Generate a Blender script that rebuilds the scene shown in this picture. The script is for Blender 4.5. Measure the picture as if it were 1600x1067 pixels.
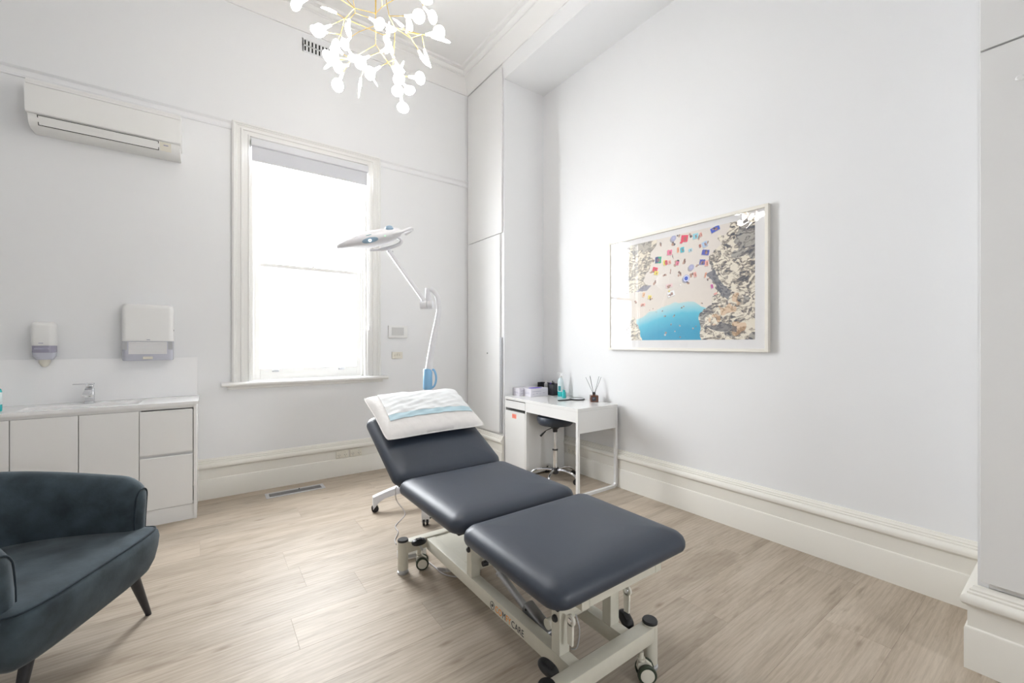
import bpy, bmesh, math, random
import numpy as np
from mathutils import Vector, Matrix
for o in list(bpy.data.objects): bpy.data.objects.remove(o)
SC = bpy.context.scene
COL = SC.collection
PI = math.pi
rnd = random.Random(7)

# ------------------------------------------------------------ camera, world, exposure
FOC, YAW, CAMH = 654.0, math.radians(35.95), 1.30
cam = bpy.data.cameras.new('camera')
cam.sensor_width = 36.0
cam.lens = FOC / 1600.0 * 36.0
cam.shift_y = (536.0 - 533.5) / 1600.0
cam.clip_start = 0.02
cam_ob = bpy.data.objects.new('camera', cam)
COL.objects.link(cam_ob)
cam_ob.location = (0, 0, CAMH)
cam_ob.rotation_euler = (PI / 2, 0, -YAW)
SC.camera = cam_ob
SC.view_settings.view_transform = 'Standard'
SC.view_settings.look = 'None'
SC.view_settings.gamma = 1.0
SC.view_settings.use_curve_mapping = False
SC.view_settings.exposure = 0.68
world = bpy.data.worlds.new('overcast_sky')
SC.world = world
world.use_nodes = True
bgn = world.node_tree.nodes['Background']
bgn.inputs[0].default_value = (0.95, 0.975, 1.0, 1)
bgn.inputs[1].default_value = 18.0

# the room: window wall at y=YW, alcove wall at x=XR, cupboard faces at x=XC
XR, YW, XC, XL, YB, ZC = 3.027, 4.33, 2.49, -2.9, -2.6, 4.43
CY1, CY0, ZS = 3.575, 0.262, 4.05          # cupboard ends, underside of the soffit
OX0, OX1, OZ0, OZ1 = 0.297, 1.308, 0.965, 3.10   # opening of the sash window
BX0, BX1, BZ0, BZ1 = 1.50, 2.30, 1.0, 1.9           # opening of the added, unseen fill window

def portal(name, loc, rot, sx, sy):
    l = bpy.data.lights.new(name, 'AREA'); l.shape = 'RECTANGLE'; l.size = sx; l.size_y = sy
    l.cycles.is_portal = True
    o = bpy.data.objects.new(name, l); COL.objects.link(o); o.location = loc; o.rotation_euler = rot
    return o
portal('daylight_portal', ((OX0 + OX1) / 2, YW + .24, (OZ0 + OZ1) / 2), (-PI / 2, 0, 0), OX1 - OX0, OZ1 - OZ0)

portal('daylight_portal', ((BX0 + BX1) / 2, YB - .24, (BZ0 + BZ1) / 2), (PI / 2, 0, 0), BX1 - BX0, BZ1 - BZ0)  # portal of the added fill window behind the viewer

# ------------------------------------------------------------ materials
def mat(name, color=(.8, .8, .8), rough=.5, metal=0., spec=.5, noise=None, bump=None, emit=None, coat=0., sheen=0.):
    m = bpy.data.materials.new(name); m.use_nodes = True
    nt = m.node_tree; b = nt.nodes['Principled BSDF']
    b.inputs['Base Color'].default_value = (*color, 1)
    b.inputs['Roughness'].default_value = rough
    b.inputs['Metallic'].default_value = metal
    b.inputs['Specular IOR Level'].default_value = spec
    b.inputs['Coat Weight'].default_value = coat
    b.inputs['Sheen Weight'].default_value = sheen
    if emit:
        b.inputs['Emission Color'].default_value = (*emit[0], 1); b.inputs['Emission Strength'].default_value = emit[1]
    tc = nt.nodes.new('ShaderNodeTexCoord')
    if noise:                                    # (scale, amount)
        n = nt.nodes.new('ShaderNodeTexNoise'); n.inputs['Scale'].default_value = noise[0]; n.inputs['Detail'].default_value = 4
        nt.links.new(tc.outputs['Object'], n.inputs['Vector'])
        r = nt.nodes.new('ShaderNodeValToRGB')
        a = noise[1]
        r.color_ramp.elements[0].position = .3; r.color_ramp.elements[1].position = .7
        r.color_ramp.elements[0].color = (*[max(0, c * (1 - a)) for c in color], 1)
        r.color_ramp.elements[1].color = (*[min(1, c * (1 + a)) for c in color], 1)
        nt.links.new(n.outputs['Fac'], r.inputs['Fac']); nt.links.new(r.outputs['Color'], b.inputs['Base Color'])
    if bump:                                     # (scale, strength, distance)
        n = nt.nodes.new('ShaderNodeTexNoise'); n.inputs['Scale'].default_value = bump[0]; n.inputs['Detail'].default_value = 3
        nt.links.new(tc.outputs['Object'], n.inputs['Vector'])
        bp = nt.nodes.new('ShaderNodeBump'); bp.inputs['Strength'].default_value = bump[1]; bp.inputs['Distance'].default_value = bump[2]
        nt.links.new(n.outputs['Fac'], bp.inputs['Height']); nt.links.new(bp.outputs['Normal'], b.inputs['Normal'])
    return m

M = {}
M['wall'] = mat('wall_paint', (.855, .862, .872), .6, spec=.3, noise=(1.5, .006), bump=(220, .06, .001))
M['ceil'] = mat('ceiling_paint', (.865, .86, .85), .7, spec=.3, noise=(1.5, .006))
M['trim'] = mat('cream_trim_paint', (.85, .83, .77), .42, noise=(2, .01), bump=(60, .05, .001))
M['sash'] = mat('window_paint', (.85, .845, .825), .4, noise=(2, .01))
M['cab'] = mat('white_cabinet_lacquer', (.82, .82, .815), .35, noise=(2, .005))
M['vanity'] = mat('white_vanity_lacquer', (.88, .875, .865), .25, noise=(2, .005))
M['top'] = mat('white_solid_surface', (.90, .90, .90), .12, coat=.3, noise=(3, .004))
M['splash'] = mat('glossy_white_panel', (.95, .95, .955), .08, coat=.6, noise=(3, .003))
M['desk'] = mat('white_desk_foil', (.84, .84, .83), .18, coat=.2, noise=(3, .004))
M['plast'] = mat('white_plastic', (.84, .84, .83), .35, noise=(8, .006))
M['acplast'] = mat('aircon_plastic', (.85, .85, .835), .4, noise=(8, .006))
M['creamplast'] = mat('cream_plastic', (.78, .75, .66), .4, noise=(8, .01))
M['greyplast'] = mat('grey_plastic', (.45, .46, .48), .4, noise=(8, .02))
M['black'] = mat('black_plastic', (.018, .018, .02), .4, noise=(30, .1))
M['dark'] = mat('dark_gap', (.02, .02, .02), .8, noise=(30, .1))
M['leather'] = mat('slate_vinyl', (.031, .042, .064), .44, spec=.6, noise=(3, .06), bump=(260, .12, .001))
M['cream_metal'] = mat('cream_powder_coat', (.68, .655, .56), .38, noise=(40, .02), bump=(400, .04, .0005))
M['white_metal'] = mat('white_enamel', (.80, .80, .83), .28, noise=(20, .01))
M['blue'] = mat('pale_blue_plastic', (.25, .50, .76), .35, noise=(20, .02))
M['bluegrey'] = mat('blue_grey_button', (.30, .43, .56), .35, noise=(20, .02))
M['chrome'] = mat('chrome', (.75, .76, .78), .10, metal=1., noise=(20, .02))
M['alu'] = mat('brushed_aluminium', (.55, .56, .58), .35, metal=.6, noise=(60, .05))
M['grey_metal'] = mat('grey_metal', (.33, .33, .34), .4, metal=.7, noise=(40, .06))
M['brass'] = mat('brass_rod', (.78, .58, .20), .28, metal=1., noise=(20, .03))
M['bulb'] = mat('lit_frosted_bulb', (.9, .9, .88), .4, emit=((1., .955, .905), 17.0), noise=(20, .01))
M['neck'] = mat('clear_bulb_neck', (.9, .86, .8), .2, emit=((1., .9, .78), 1.4), noise=(20, .01))
M['led'] = mat('lit_led', (.9, .95, 1), .4, emit=((.8, .95, 1.), 6.0), noise=(20, .01))
M['green_led'] = mat('green_led', (.3, .9, .4), .4, emit=((.3, 1., .4), 1.5), noise=(20, .01))
M['tyre'] = mat('dark_green_tyre', (.035, .05, .03), .5, noise=(30, .1))
M['velvet'] = mat('blue_grey_velvet', (.048, .066, .079), .9, spec=.15, sheen=.12, noise=(9, .38), bump=(90, .25, .002))
M['piping'] = mat('velvet_piping', (.022, .033, .043), .85, spec=.15, sheen=.1, noise=(20, .2))
M['woodblack'] = mat('black_stained_wood', (.016, .017, .022), .45, noise=(30, .15))
M['cotton'] = mat('white_cotton', (.89, .865, .845), .9, spec=.2, sheen=.2, noise=(30, .02), bump=(40, .35, .004))
M['sheet'] = mat('white_paper_sheet', (.80, .82, .83), .55, noise=(25, .01), bump=(14, .5, .006))
M['bluestrip'] = mat('pale_blue_plastic_strip', (.50, .68, .76), .45, noise=(30, .02))
M['coral'] = mat('coral_sticker', (1., .30, .22), .6, noise=(60, .04))
M['stickerink'] = mat('sticker_ink', (.7, .12, .1), .6, noise=(50, .1))
M['box'] = mat('lilac_white_card', (.74, .72, .78), .55, noise=(60, .03))
M['purple'] = mat('purple_print', (.16, .10, .62), .55, noise=(60, .1))
M['greyprint'] = mat('grey_print', (.38, .37, .48), .6, noise=(60, .1))
M['charcoal'] = mat('charcoal_mesh', (.035, .038, .045), .5, noise=(200, .3))
M['amber'] = mat('amber_glass', (.16, .065, .04), .12, coat=.4, noise=(20, .2))
M['gel'] = mat('teal_gel', (.02, .50, .52), .1, coat=.4, noise=(10, .06))
M['label'] = mat('pale_bottle_label', (.72, .84, .86), .4, noise=(60, .03))
M['teal'] = mat('teal_print', (.03, .26, .30), .5, noise=(60, .1))
M['mirror'] = mat('mirror_glass', (.9, .9, .9), .02, metal=1., noise=(5, .005))
M['frame'] = mat('ivory_frame', (.84, .81, .74), .4, noise=(12, .02))
M['mount'] = mat('white_mount', (.85, .84, .84), .7, noise=(30, .005))
M['smoke'] = mat('lilac_grey_plastic', (.60, .61, .69), .15, noise=(10, .04))
M['smoke2'] = mat('dark_lilac_plastic', (.34, .33, .42), .15, noise=(10, .1))
M['screen'] = mat('grey_screen', (.66, .66, .65), .3, noise=(10, .01))
M['orange'] = mat('orange_lettering', (.95, .33, .0), .5, noise=(50, .04))
M['ink'] = mat('dark_lettering', (.03, .03, .04), .5, noise=(50, .1))
M['blind'] = mat('white_blind_fabric', (.66, .67, .71), .8, noise=(120, .01))
M['blindbox'] = mat('white_blind_cover', (.74, .75, .78), .4, noise=(20, .01))
M['cord'] = mat('grey_cord', (.55, .53, .53), .5, noise=(50, .04))
M['outside'] = mat('paving_outside', (.5, .5, .5), .9, noise=(2, .1))

def glass_mat():
    m = bpy.data.materials.new('window_glass'); m.use_nodes = True
    nt = m.node_tree; nt.nodes.remove(nt.nodes['Principled BSDF'])
    out = nt.nodes['Material Output']
    t = nt.nodes.new('ShaderNodeBsdfTransparent'); g = nt.nodes.new('ShaderNodeBsdfGlossy'); g.inputs['Roughness'].default_value = .01
    lw = nt.nodes.new('ShaderNodeLayerWeight'); pw = nt.nodes.new('ShaderNodeMath'); pw.operation = 'POWER'; pw.inputs[1].default_value = 5.0
    nt.links.new(lw.outputs['Facing'], pw.inputs[0])
    f = nt.nodes.new('ShaderNodeMath'); f.operation = 'MULTIPLY_ADD'; f.inputs[1].default_value = .96; f.inputs[2].default_value = .04
    nt.links.new(pw.outputs[0], f.inputs[0])
    n = nt.nodes.new('ShaderNodeTexNoise'); n.inputs['Scale'].default_value = 1.5
    bp = nt.nodes.new('ShaderNodeBump'); bp.inputs['Strength'].default_value = .02; bp.inputs['Distance'].default_value = .002
    nt.links.new(n.outputs['Fac'], bp.inputs['Height']); nt.links.new(bp.outputs['Normal'], g.inputs['Normal'])
    mx = nt.nodes.new('ShaderNodeMixShader')
    nt.links.new(f.outputs[0], mx.inputs[0]); nt.links.new(t.outputs[0], mx.inputs[1]); nt.links.new(g.outputs[0], mx.inputs[2])
    nt.links.new(mx.outputs[0], out.inputs['Surface'])
    return m
M['glass'] = glass_mat()

def wood_mat():
    m = bpy.data.materials.new('pale_oak_plank'); m.use_nodes = True
    nt = m.node_tree; b = nt.nodes['Principled BSDF']; N = nt.nodes.new; L = nt.links.new
    geo = N('ShaderNodeNewGeometry'); oi = N('ShaderNodeObjectInfo')
    off = N('ShaderNodeVectorMath'); off.operation = 'SCALE'; off.inputs['Scale'].default_value = 37.0
    cmb = N('ShaderNodeCombineXYZ'); L(oi.outputs['Random'], cmb.inputs[0]); L(oi.outputs['Random'], cmb.inputs[1]); L(oi.outputs['Random'], cmb.inputs[2])
    L(cmb.outputs[0], off.inputs[0])
    add = N('ShaderNodeVectorMath'); L(geo.outputs['Position'], add.inputs[0]); L(off.outputs[0], add.inputs[1])
    def mp(sc):
        q = N('ShaderNodeMapping'); q.inputs['Scale'].default_value = sc; L(add.outputs[0], q.inputs['Vector']); return q
    def noise(vec, sc, det, dist=0., rough=.5):
        n = N('ShaderNodeTexNoise'); n.inputs['Scale'].default_value = sc; n.inputs['Detail'].default_value = det
        n.inputs['Distortion'].default_value = dist; n.inputs['Roughness'].default_value = rough; L(vec.outputs[0], n.inputs['Vector']); return n
    def ramp(src, stops):
        r = N('ShaderNodeValToRGB'); e = r.color_ramp.elements
        e[0].position, e[0].color = stops[0][0], (*stops[0][1], 1); e[1].position, e[1].color = stops[1][0], (*stops[1][1], 1)
        for p, c in stops[2:]:
            k = e.new(p); k.color = (*c, 1)
        L(src, r.inputs[0]); return r
    def mix(kind, fac, a, c):
        x = N('ShaderNodeMix'); x.data_type = 'RGBA'; x.blend_type = kind
        if isinstance(fac, float): x.inputs[0].default_value = fac
        else: L(fac, x.inputs[0])
        L(a, x.inputs[6]); L(c, x.inputs[7]); return x.outputs[2]
    big = noise(mp((.9, 5., 1)), 1.6, 5, 1.1, .55)
    base = ramp(big.outputs['Fac'], [(.28, (.385, .32, .25)), (.74, (.56, .49, .405)), (.5, (.48, .41, .33))])
    # cathedral figure: rings of a distorted wave
    wv = N('ShaderNodeTexWave'); wv.wave_type = 'BANDS'; wv.bands_direction = 'Y'; wv.inputs['Scale'].default_value = 9
    wv.inputs['Distortion'].default_value = 4.5; wv.inputs['Detail'].default_value = 2; wv.inputs['Detail Scale'].default_value = .5
    L(mp((.40, 1.5, 1)).outputs[0], wv.inputs['Vector'])
    wr = ramp(wv.outputs['Fac'], [(.0, (.80, .79, .77)), (.5, (1, 1, 1))])
    c = mix('MULTIPLY', .40, base.outputs[0], wr.outputs[0])
    fine = noise(mp((3., 62., 1)), 2.4, 6, .8, .65)
    fr = ramp(fine.outputs['Fac'], [(.33, (.72, .70, .67)), (.60, (1.05, 1.05, 1.05))])
    c = mix('MULTIPLY', .5, c, fr.outputs[0])
    # small dark knots and streaks
    vo = N('ShaderNodeTexVoronoi'); vo.inputs['Scale'].default_value = 2.3; L(mp((1.0, 3.1, 1)).outputs[0], vo.inputs['Vector'])
    kn = ramp(vo.outputs['Distance'], [(.0, (.42, .38, .34)), (.11, (1, 1, 1)), (.05, (.72, .68, .64))])
    c = mix('MULTIPLY', .8, c, kn.outputs[0])
    st = noise(mp((2.2, 14., 1)), 2.0, 3, .5)
    sr = ramp(st.outputs['Fac'], [(.60, (1, 1, 1)), (.72, (.72, .69, .66))])
    c = mix('MULTIPLY', .7, c, sr.outputs[0])
    # tone of each plank
    tr = ramp(oi.outputs['Random'], [(0., (.93, .93, .93)), (1., (1.06, 1.05, 1.04))])
    c = mix('MULTIPLY', 1.0, c, tr.outputs[0])
    L(c, b.inputs['Base Color'])
    b.inputs['Roughness'].default_value = .44
    b.inputs['Specular IOR Level'].default_value = .30
    bp = N('ShaderNodeBump'); bp.inputs['Strength'].default_value = .10; bp.inputs['Distance'].default_value = .001
    L(fine.outputs['Fac'], bp.inputs['Height']); L(bp.outputs[0], b.inputs['Normal'])
    return m
M['wood'] = wood_mat()

# ------------------------------------------------------------ helpers
class B:
    """collects shapes in one bmesh and links them as ONE mesh object"""
    def __init__(s): s.bm = bmesh.new()
    def box(s, x0, x1, y0, y1, z0, z1, bev=0., seg=2, mtx=None):
        t = bmesh.new(); bmesh.ops.create_cube(t, size=1.0)
        for v in t.verts:
            v.co = Vector((x0 + (v.co.x + .5) * (x1 - x0), y0 + (v.co.y + .5) * (y1 - y0), z0 + (v.co.z + .5) * (z1 - z0)))
        if bev > 0: bmesh.ops.bevel(t, geom=t.edges[:] , offset=bev, segments=seg, affect='EDGES', profile=.5)
        s.merge(t, mtx); return s
    def merge(s, t, mtx=None):
        if mtx is not None: bmesh.ops.transform(t, matrix=mtx, verts=t.verts)
        me = bpy.data.meshes.new('tmp'); t.to_mesh(me); t.free(); s.bm.from_mesh(me); bpy.data.meshes.remove(me)
    def ring_loft(s, rings, cap0=True, cap1=True, closed=False):
        vs = [[s.bm.verts.new(p) for p in r] for r in rings]
        n = len(vs[0])
        pairs = list(zip(vs[:-1], vs[1:])) + ([(vs[-1], vs[0])] if closed else [])
        for a, b in pairs:
            for i in range(n):
                j = (i + 1) % n
                try: s.bm.faces.new((a[i], a[j], b[j], b[i]))
                except ValueError: pass
        if not closed:
            if cap0: s.bm.faces.new(vs[0][::-1])
            if cap1: s.bm.faces.new(vs[-1])
        return s
    def cyl(s, p0, p1, r0, r1=None, n=20):
        r1 = r0 if r1 is None else r1
        p0, p1 = Vector(p0), Vector(p1); d = (p1 - p0).normalized()
        u = d.orthogonal().normalized(); w = d.cross(u)
        ring = lambda p, r: [p + (u * math.cos(a) + w * math.sin(a)) * r for a in [2 * PI * i / n for i in range(n)]]
        return s.ring_loft([ring(p0, r0), ring(p1, r1)])
    def lathe(s, prof, c, axis=(0, 0, 1), n=28, sx=1., sy=1.):
        c = Vector(c); d = Vector(axis).normalized()
        if abs(d.z) > .99: u, w = Vector((1, 0, 0)), Vector((0, 1, 0)) * (1 if d.z > 0 else -1)
        else: u = d.cross(Vector((0, 0, 1))).normalized(); w = d.cross(u)
        rings = [[c + d * z + (u * math.cos(a) * sx + w * math.sin(a) * sy) * max(r, 1e-4) for a in [2 * PI * i / n for i in range(n)]] for r, z in prof]
        return s.ring_loft(rings)
    def tube(s, path, r, n=10, closed=False):
        P = [Vector(p) for p in path]; rings = []; m = len(P)
        rr = r if isinstance(r, (list, tuple)) else [r] * m
        u = None
        for i in range(m):
            if closed: d = (P[(i + 1) % m] - P[i - 1]).normalized()
            else: d = (P[min(i + 1, m - 1)] - P[max(i - 1, 0)]).normalized()
            if u is None: u = d.orthogonal().normalized()
            u = (u - d * u.dot(d)).normalized(); w = d.cross(u)
            rings.append([P[i] + (u * math.cos(a) + w * math.sin(a)) * rr[i] for a in [2 * PI * k / n for k in range(n)]])
        return s.ring_loft(rings, closed=closed)
    def prism(s, prof, f0, f1):
        """prof: list of 2D points; f0, f1 turn a 2D point into the start and end 3D point"""
        return s.ring_loft([[Vector(f0(*p)) for p in prof], [Vector(f1(*p)) for p in prof]])
    def build(s, name, m, parent=None, smooth=35, label=None):
        bmesh.ops.recalc_face_normals(s.bm, faces=s.bm.faces)
        me = bpy.data.meshes.new(name); s.bm.to_mesh(me); s.bm.free()
        me.materials.append(M[m] if isinstance(m, str) else m)
        if smooth:
            me.shade_smooth(); me.set_sharp_from_angle(angle=math.radians(smooth))
        o = bpy.data.objects.new(name, me); COL.objects.link(o)
        if parent is not None: o.parent = parent
        if label: o['label'] = label
        return o

def tag(o, label, cat, group=None):
    o['label'] = label; o['category'] = cat
    if group: o['group'] = group
    return o
def struct(o, label=None):
    o['kind'] = 'structure'
    if label: o['label'] = label
    return o
def thing(name, label, cat, loc=(0, 0, 0), rz=0., group=None):
    o = bpy.data.objects.new(name, None); COL.objects.link(o); o.empty_display_size = .1
    o.location = loc; o.rotation_euler = (0, 0, rz)
    return tag(o, label, cat, group)
def copy_tree(o, parent=None):
    c = o.copy(); COL.objects.link(c)
    if parent is not None: c.parent = parent
    for ch in list(o.children): copy_tree(ch, c)
    return c
def smoothpath(P, k=6):
    P = [Vector(p) for p in P]; out = []
    for i in range(len(P) - 1):
        a = P[max(i - 1, 0)]; b = P[i]; c = P[i + 1]; d = P[min(i + 2, len(P) - 1)]
        for j in range(k):
            t = j / k
            out.append(.5 * ((2 * b) + (-a + c) * t + (2 * a - 5 * b + 4 * c - d) * t * t + (-a + 3 * b - 3 * c + d) * t ** 3))
    out.append(P[-1]); return out
def rrect(hx, hy, r, n=7):
    pts = []
    r = max(min(r, hx, hy), .0005)
    for cx, cy, a0 in ((hx - r, hy - r, 0), (-hx + r, hy - r, PI / 2), (-hx + r, -hy + r, PI), (hx - r, -hy + r, 1.5 * PI)):
        for i in range(n):
            a = a0 + PI / 2 * i / (n - 1)
            pts.append((cx + r * math.cos(a), cy + r * math.sin(a)))
    return pts
SN, CS = math.sin(YAW), math.cos(YAW)
def from_view(lat, dep, up):            # lateral / depth / height measured from where the photographer stood
    return Vector((dep * SN + lat * CS, dep * CS - lat * SN, up))
def pic(x, y, dep): return from_view((x - 800) / FOC * dep, dep, CAMH - (y - 536) / FOC * dep)
# ------------------------------------------------------------ floor
fb = B(); fb.box(XL - .1, XR + .1, YB - .1, YW + .1, -.12, -.012)
floor = struct(fb.build('floor', 'dark', smooth=0), 'pale oak plank floor')
PW, PL, GAP = .2455, 1.5, .0002
def plank_mesh(x0, x1, y0, y1):
    c = .0004
    v = [(x0, y0, -.012), (x1, y0, -.012), (x1, y1, -.012), (x0, y1, -.012),
         (x0, y0, -c), (x1, y0, -c), (x1, y1, -c), (x0, y1, -c),
         (x0 + c, y0 + c, 0), (x1 - c, y0 + c, 0), (x1 - c, y1 - c, 0), (x0 + c, y1 - c, 0)]
    f = [(3, 2, 1, 0), (8, 9, 10, 11)] + [(i, (i + 1) % 4, 4 + (i + 1) % 4, 4 + i) for i in range(4)] + [(4 + i, 4 + (i + 1) % 4, 8 + (i + 1) % 4, 8 + i) for i in range(4)]
    me = bpy.data.meshes.new('plank'); me.from_pydata(v, [], f); me.materials.append(M['wood']); return me
full = plank_mesh(GAP, PL - GAP, GAP, PW - GAP)
row = 0; y = 1.965 - PW * 19
starts = {19: .315, 21: .425}
while y < YW:
    st = starts.get(row, .315 + (row * .613) % PL + rnd.uniform(-.1, .1))
    x = st - PL * 4
    while x < XR:
        xa, xb, ya, yb = max(x, XL), min(x + PL, XR), max(y, YB), min(y + PW, YW)
        if xb - xa > .02 and yb - ya > .01:
            if xb - xa > PL - 1e-4 and yb - ya > PW - 1e-4:
                o = bpy.data.objects.new('plank', full); o.location = (x, y, 0)
            else:
                o = bpy.data.objects.new('plank', plank_mesh(GAP, xb - xa - GAP, GAP, yb - ya - GAP)); o.location = (xa, ya, 0)
            COL.objects.link(o); o.parent = floor
        x += PL
    y += PW; row += 1

# ------------------------------------------------------------ walls, ceiling, soffit
def wall_with_hole(name, y0, y1, a, b, h):
    w = B()
    w.box(XL - .2, a, y0, y1, 0, ZC); w.box(b, XR + .2, y0, y1, 0, ZC)
    w.box(a, b, y0, y1, 0, h[0]); w.box(a, b, y0, y1, h[1], ZC)
    return struct(w.build(name, 'wall', smooth=0))
wn = wall_with_hole('wall_north', YW, YW + .25, OX0, OX1, (OZ0 - .03, OZ1)); wn['label'] = 'white wall with the sash window'
ws = wall_with_hole('wall_south', YB - .25, YB, BX0, BX1, (BZ0, BZ1))
we = struct(B().box(XR, XR + .2, YB, YW, 0, ZC).build('wall_east', 'wall', smooth=0), 'white wall with the framed beach picture')
ww = struct(B().box(XL - .2, XL, YB, YW, 0, ZC).build('wall_west', 'wall', smooth=0))
ce = struct(B().box(XL - .2, XR + .2, YB - .25, YW + .25, ZC, ZC + .15).build('ceiling', 'ceil', smooth=0), 'white ceiling')
so = struct(B().box(XC, XR, CY0 + .002, CY1 - .002, ZS, ZC).build('soffit', 'wall', smooth=0), 'boxed soffit over the alcove')
# outside ground
gr = struct(B().box(-6, 8, YW + .3, YW + 9, -.6, -.5).build('ground_outside', 'outside', smooth=0), 'ground beyond the window')
# end panels of the alcove
struct(B().box(XC + .001, XR, CY1, CY1 + .03, 0, ZS + .25).build('wall_alcove_far', 'wall', smooth=0), 'end panel of the alcove beside the desk')
struct(B().box(XC + .001, XR, CY0 - .03, CY0, 0, ZS + .25).build('wall_alcove_near', 'wall', smooth=0), 'end panel of the alcove nearest the viewer')

# cornice: swept profile (d = distance from the wall, z)
CP = [(0, 4.22), (.012, 4.22), (.014, 4.245), (.022, 4.262), (.040, 4.30), (.062, 4.335), (.088, 4.362), (.100, 4.366), (.100, 4.378), (.112, 4.380), (.128, 4.392), (.140, 4.404), (.140, 4.412), (.176, 4.412), (.180, 4.420), (.186, ZC + .002), (0, ZC + .002)]
def cornice_y(name, x0, x1, yw, sgn, lab):
    b = B(); b.prism(CP, lambda d, z: (x0 + (d if x0 <= XL + .01 else 0), yw - sgn * d, z), lambda d, z: (x1 - d, yw - sgn * d, z))
    return struct(b.build(name, 'ceil', smooth=30), lab)
def cornice_x(name, y0, y1, xw, sgn, lab):
    b = B(); b.prism(CP, lambda d, z: (xw - sgn * d, y0 + d, z), lambda d, z: (xw - sgn * d, y1 - d, z))
    return struct(b.build(name, 'ceil', smooth=30), lab)
cornice_y('trim_1', XL, XC, YW, 1, 'plaster cornice over the window wall')
cornice_x('trim_2', YB, YW, XC, 1, 'plaster cornice along cupboards and soffit')
cornice_x('trim_3', YB, YW, XL, -1, 'plaster cornice over the left wall')
cornice_y('trim_4', XL, XC, YB, -1, 'plaster cornice behind the viewer')

# picture rail at window-head height
RP = [(0, 3.135), (.010, 3.137), (.014, 3.150), (.010, 3.158), (.010, 3.185), (.018, 3.190), (.026, 3.200), (.026, 3.210), (0, 3.214)]
for nm, a, b_ in (('trim_5', XL, .161), ('trim_6', 1.437, XC)):
    b = B(); b.prism(RP, lambda d, z: (a, YW - d, z), lambda d, z: (b_, YW - d, z)); struct(b.build(nm, 'wall', smooth=30), 'slim picture rail at window-head height')

# baseboards
SP = [(0, 0), (.034, 0), (.034, .158), (.031, .166), (.025, .170), (.025, .248), (.028, .252), (.036, .256), (.043, .264), (.045, .276), (.042, .287), (.034, .295), (.026, .298), (.026, .306), (.020, .311), (.020, .318), (.013, .324), (.010, .332), (0, .334)]
def bb(name, f0, f1, lab=None):
    b = B(); b.prism(SP, f0, f1); return struct(b.build(name, 'trim', smooth=30), lab)
bb('baseboard_north', lambda d, z: (-.07, YW - d, z), lambda d, z: (XC - d, YW - d, z), 'tall cream baseboard under the window')
bb('baseboard_east', lambda d, z: (XR - d, CY0 + .001, z), lambda d, z: (XR - d, CY1 - .001, z), 'tall cream baseboard under the picture')
bb('baseboard_cupboard_far', lambda d, z: (XC - d, CY1 - .001, z), lambda d, z: (XC - d, YW - d, z), 'cream baseboard under the far cupboard')
bb('baseboard_cupboard_near', lambda d, z: (XC - d, YB + d, z), lambda d, z: (XC - d, CY0 + d, z), 'cream baseboard under the near cupboard')
bb('baseboard_alcove_near', lambda d, z: (XC - d, CY0 + d, z), lambda d, z: (XR - .001, CY0 + d, z), 'cream baseboard returning into the alcove')
bb('baseboard_west', lambda d, z: (XL + d, YB + d, z), lambda d, z: (XL + d, YW - .45, z))
bb('baseboard_south', lambda d, z: (XL + d, YB + d, z), lambda d, z: (XC - d, YB + d, z))

# ------------------------------------------------------------ built-in cupboards
def cupboard(name, lab, y0, y1, edge, flip):
    t = thing(name, lab, 'cupboard', (0, 0, 0))
    b = B(); b.box(XC, XR - .002, y0, y1, .336, 4.215); b.build('body', 'cab', t, 0)
    # doors stand proud of the body
    lo = (.358, 2.446); up = (2.454, 4.17)
    for k, (z0, z1) in enumerate((lo, up)):
        ya, yb = (y0 + .022, y1 - .045) if not flip else (y0 + .045, y1 + .022)
        if k == 1 and not flip: ya = y0 - .012
        d = B().box(XC - .020, XC - .002, ya, yb, z0, z1, .0012, 1).build('door', 'cab', t, 30)
        if k == 0 and not flip:
            B().box(XC - .024, XC - .002, ya - .028, ya - .001, z0, 1.36, .002, 1).build('handle', 'alu', d, 30, 'long brushed aluminium edge pull')
            B().lathe([(.0, 0), (.008, 0), (.009, .004), (.007, .008), (0, .008)], (XC - .020, 3.86, 1.19), (-1, 0, 0), 14).build('lock', 'grey_metal', d)
        if k == 0 and flip:
            B().lathe([(.0, 0), (.010, 0), (.011, .004), (.008, .009), (0, .009)], (XC - .020, .153, 2.296), (-1, 0, 0), 14).build('lock', 'cab', d)
    return t
cupboard('built_in_cupboard', 'tall white built-in cupboard between sash window wall and desk, long aluminium edge pull', CY1 + .0305, YW - .003, None, False)
cupboard('built_in_cupboard', 'shadowed white built-in cupboard at the right edge nearest the camera', YB + .05, CY0 - .0305, None, True)

# ------------------------------------------------------------ the sash window
win = bpy.data.objects.new('window_1', None); COL.objects.link(win); struct(win, 'tall white double-hung sash window with a short roller blind')
AP = [(0, 0), (0, .022), (.012, .030), (.020, .030), (.026, .022), (.034, .022), (.040, .016), (.062, .016), (.068, .022), (.078, .022), (.084, .014), (.118, .014), (.124, .020), (.134, .018), (.136, 0)]
def arch(name, f0, f1):
    b = B(); b.prism(AP, f0, f1); return b.build(name, 'sash', win, 30)
AW = .136; zt = OZ1 + .115
arch('architrave', lambda a, d: (OX0 - AW + a, YW - d, .965), lambda a, d: (OX0 - AW + a, YW - d, zt - a * .77))
arch('architrave', lambda a, d: (OX1 + AW - a, YW - d, .965), lambda a, d: (OX1 + AW - a, YW - d, zt - a * .77))
arch('architrave', lambda a, d: (OX0 - AW + a, YW - d, zt - a * .77), lambda a, d: (OX1 + AW - a, YW - d, zt - a * .77))
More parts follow.
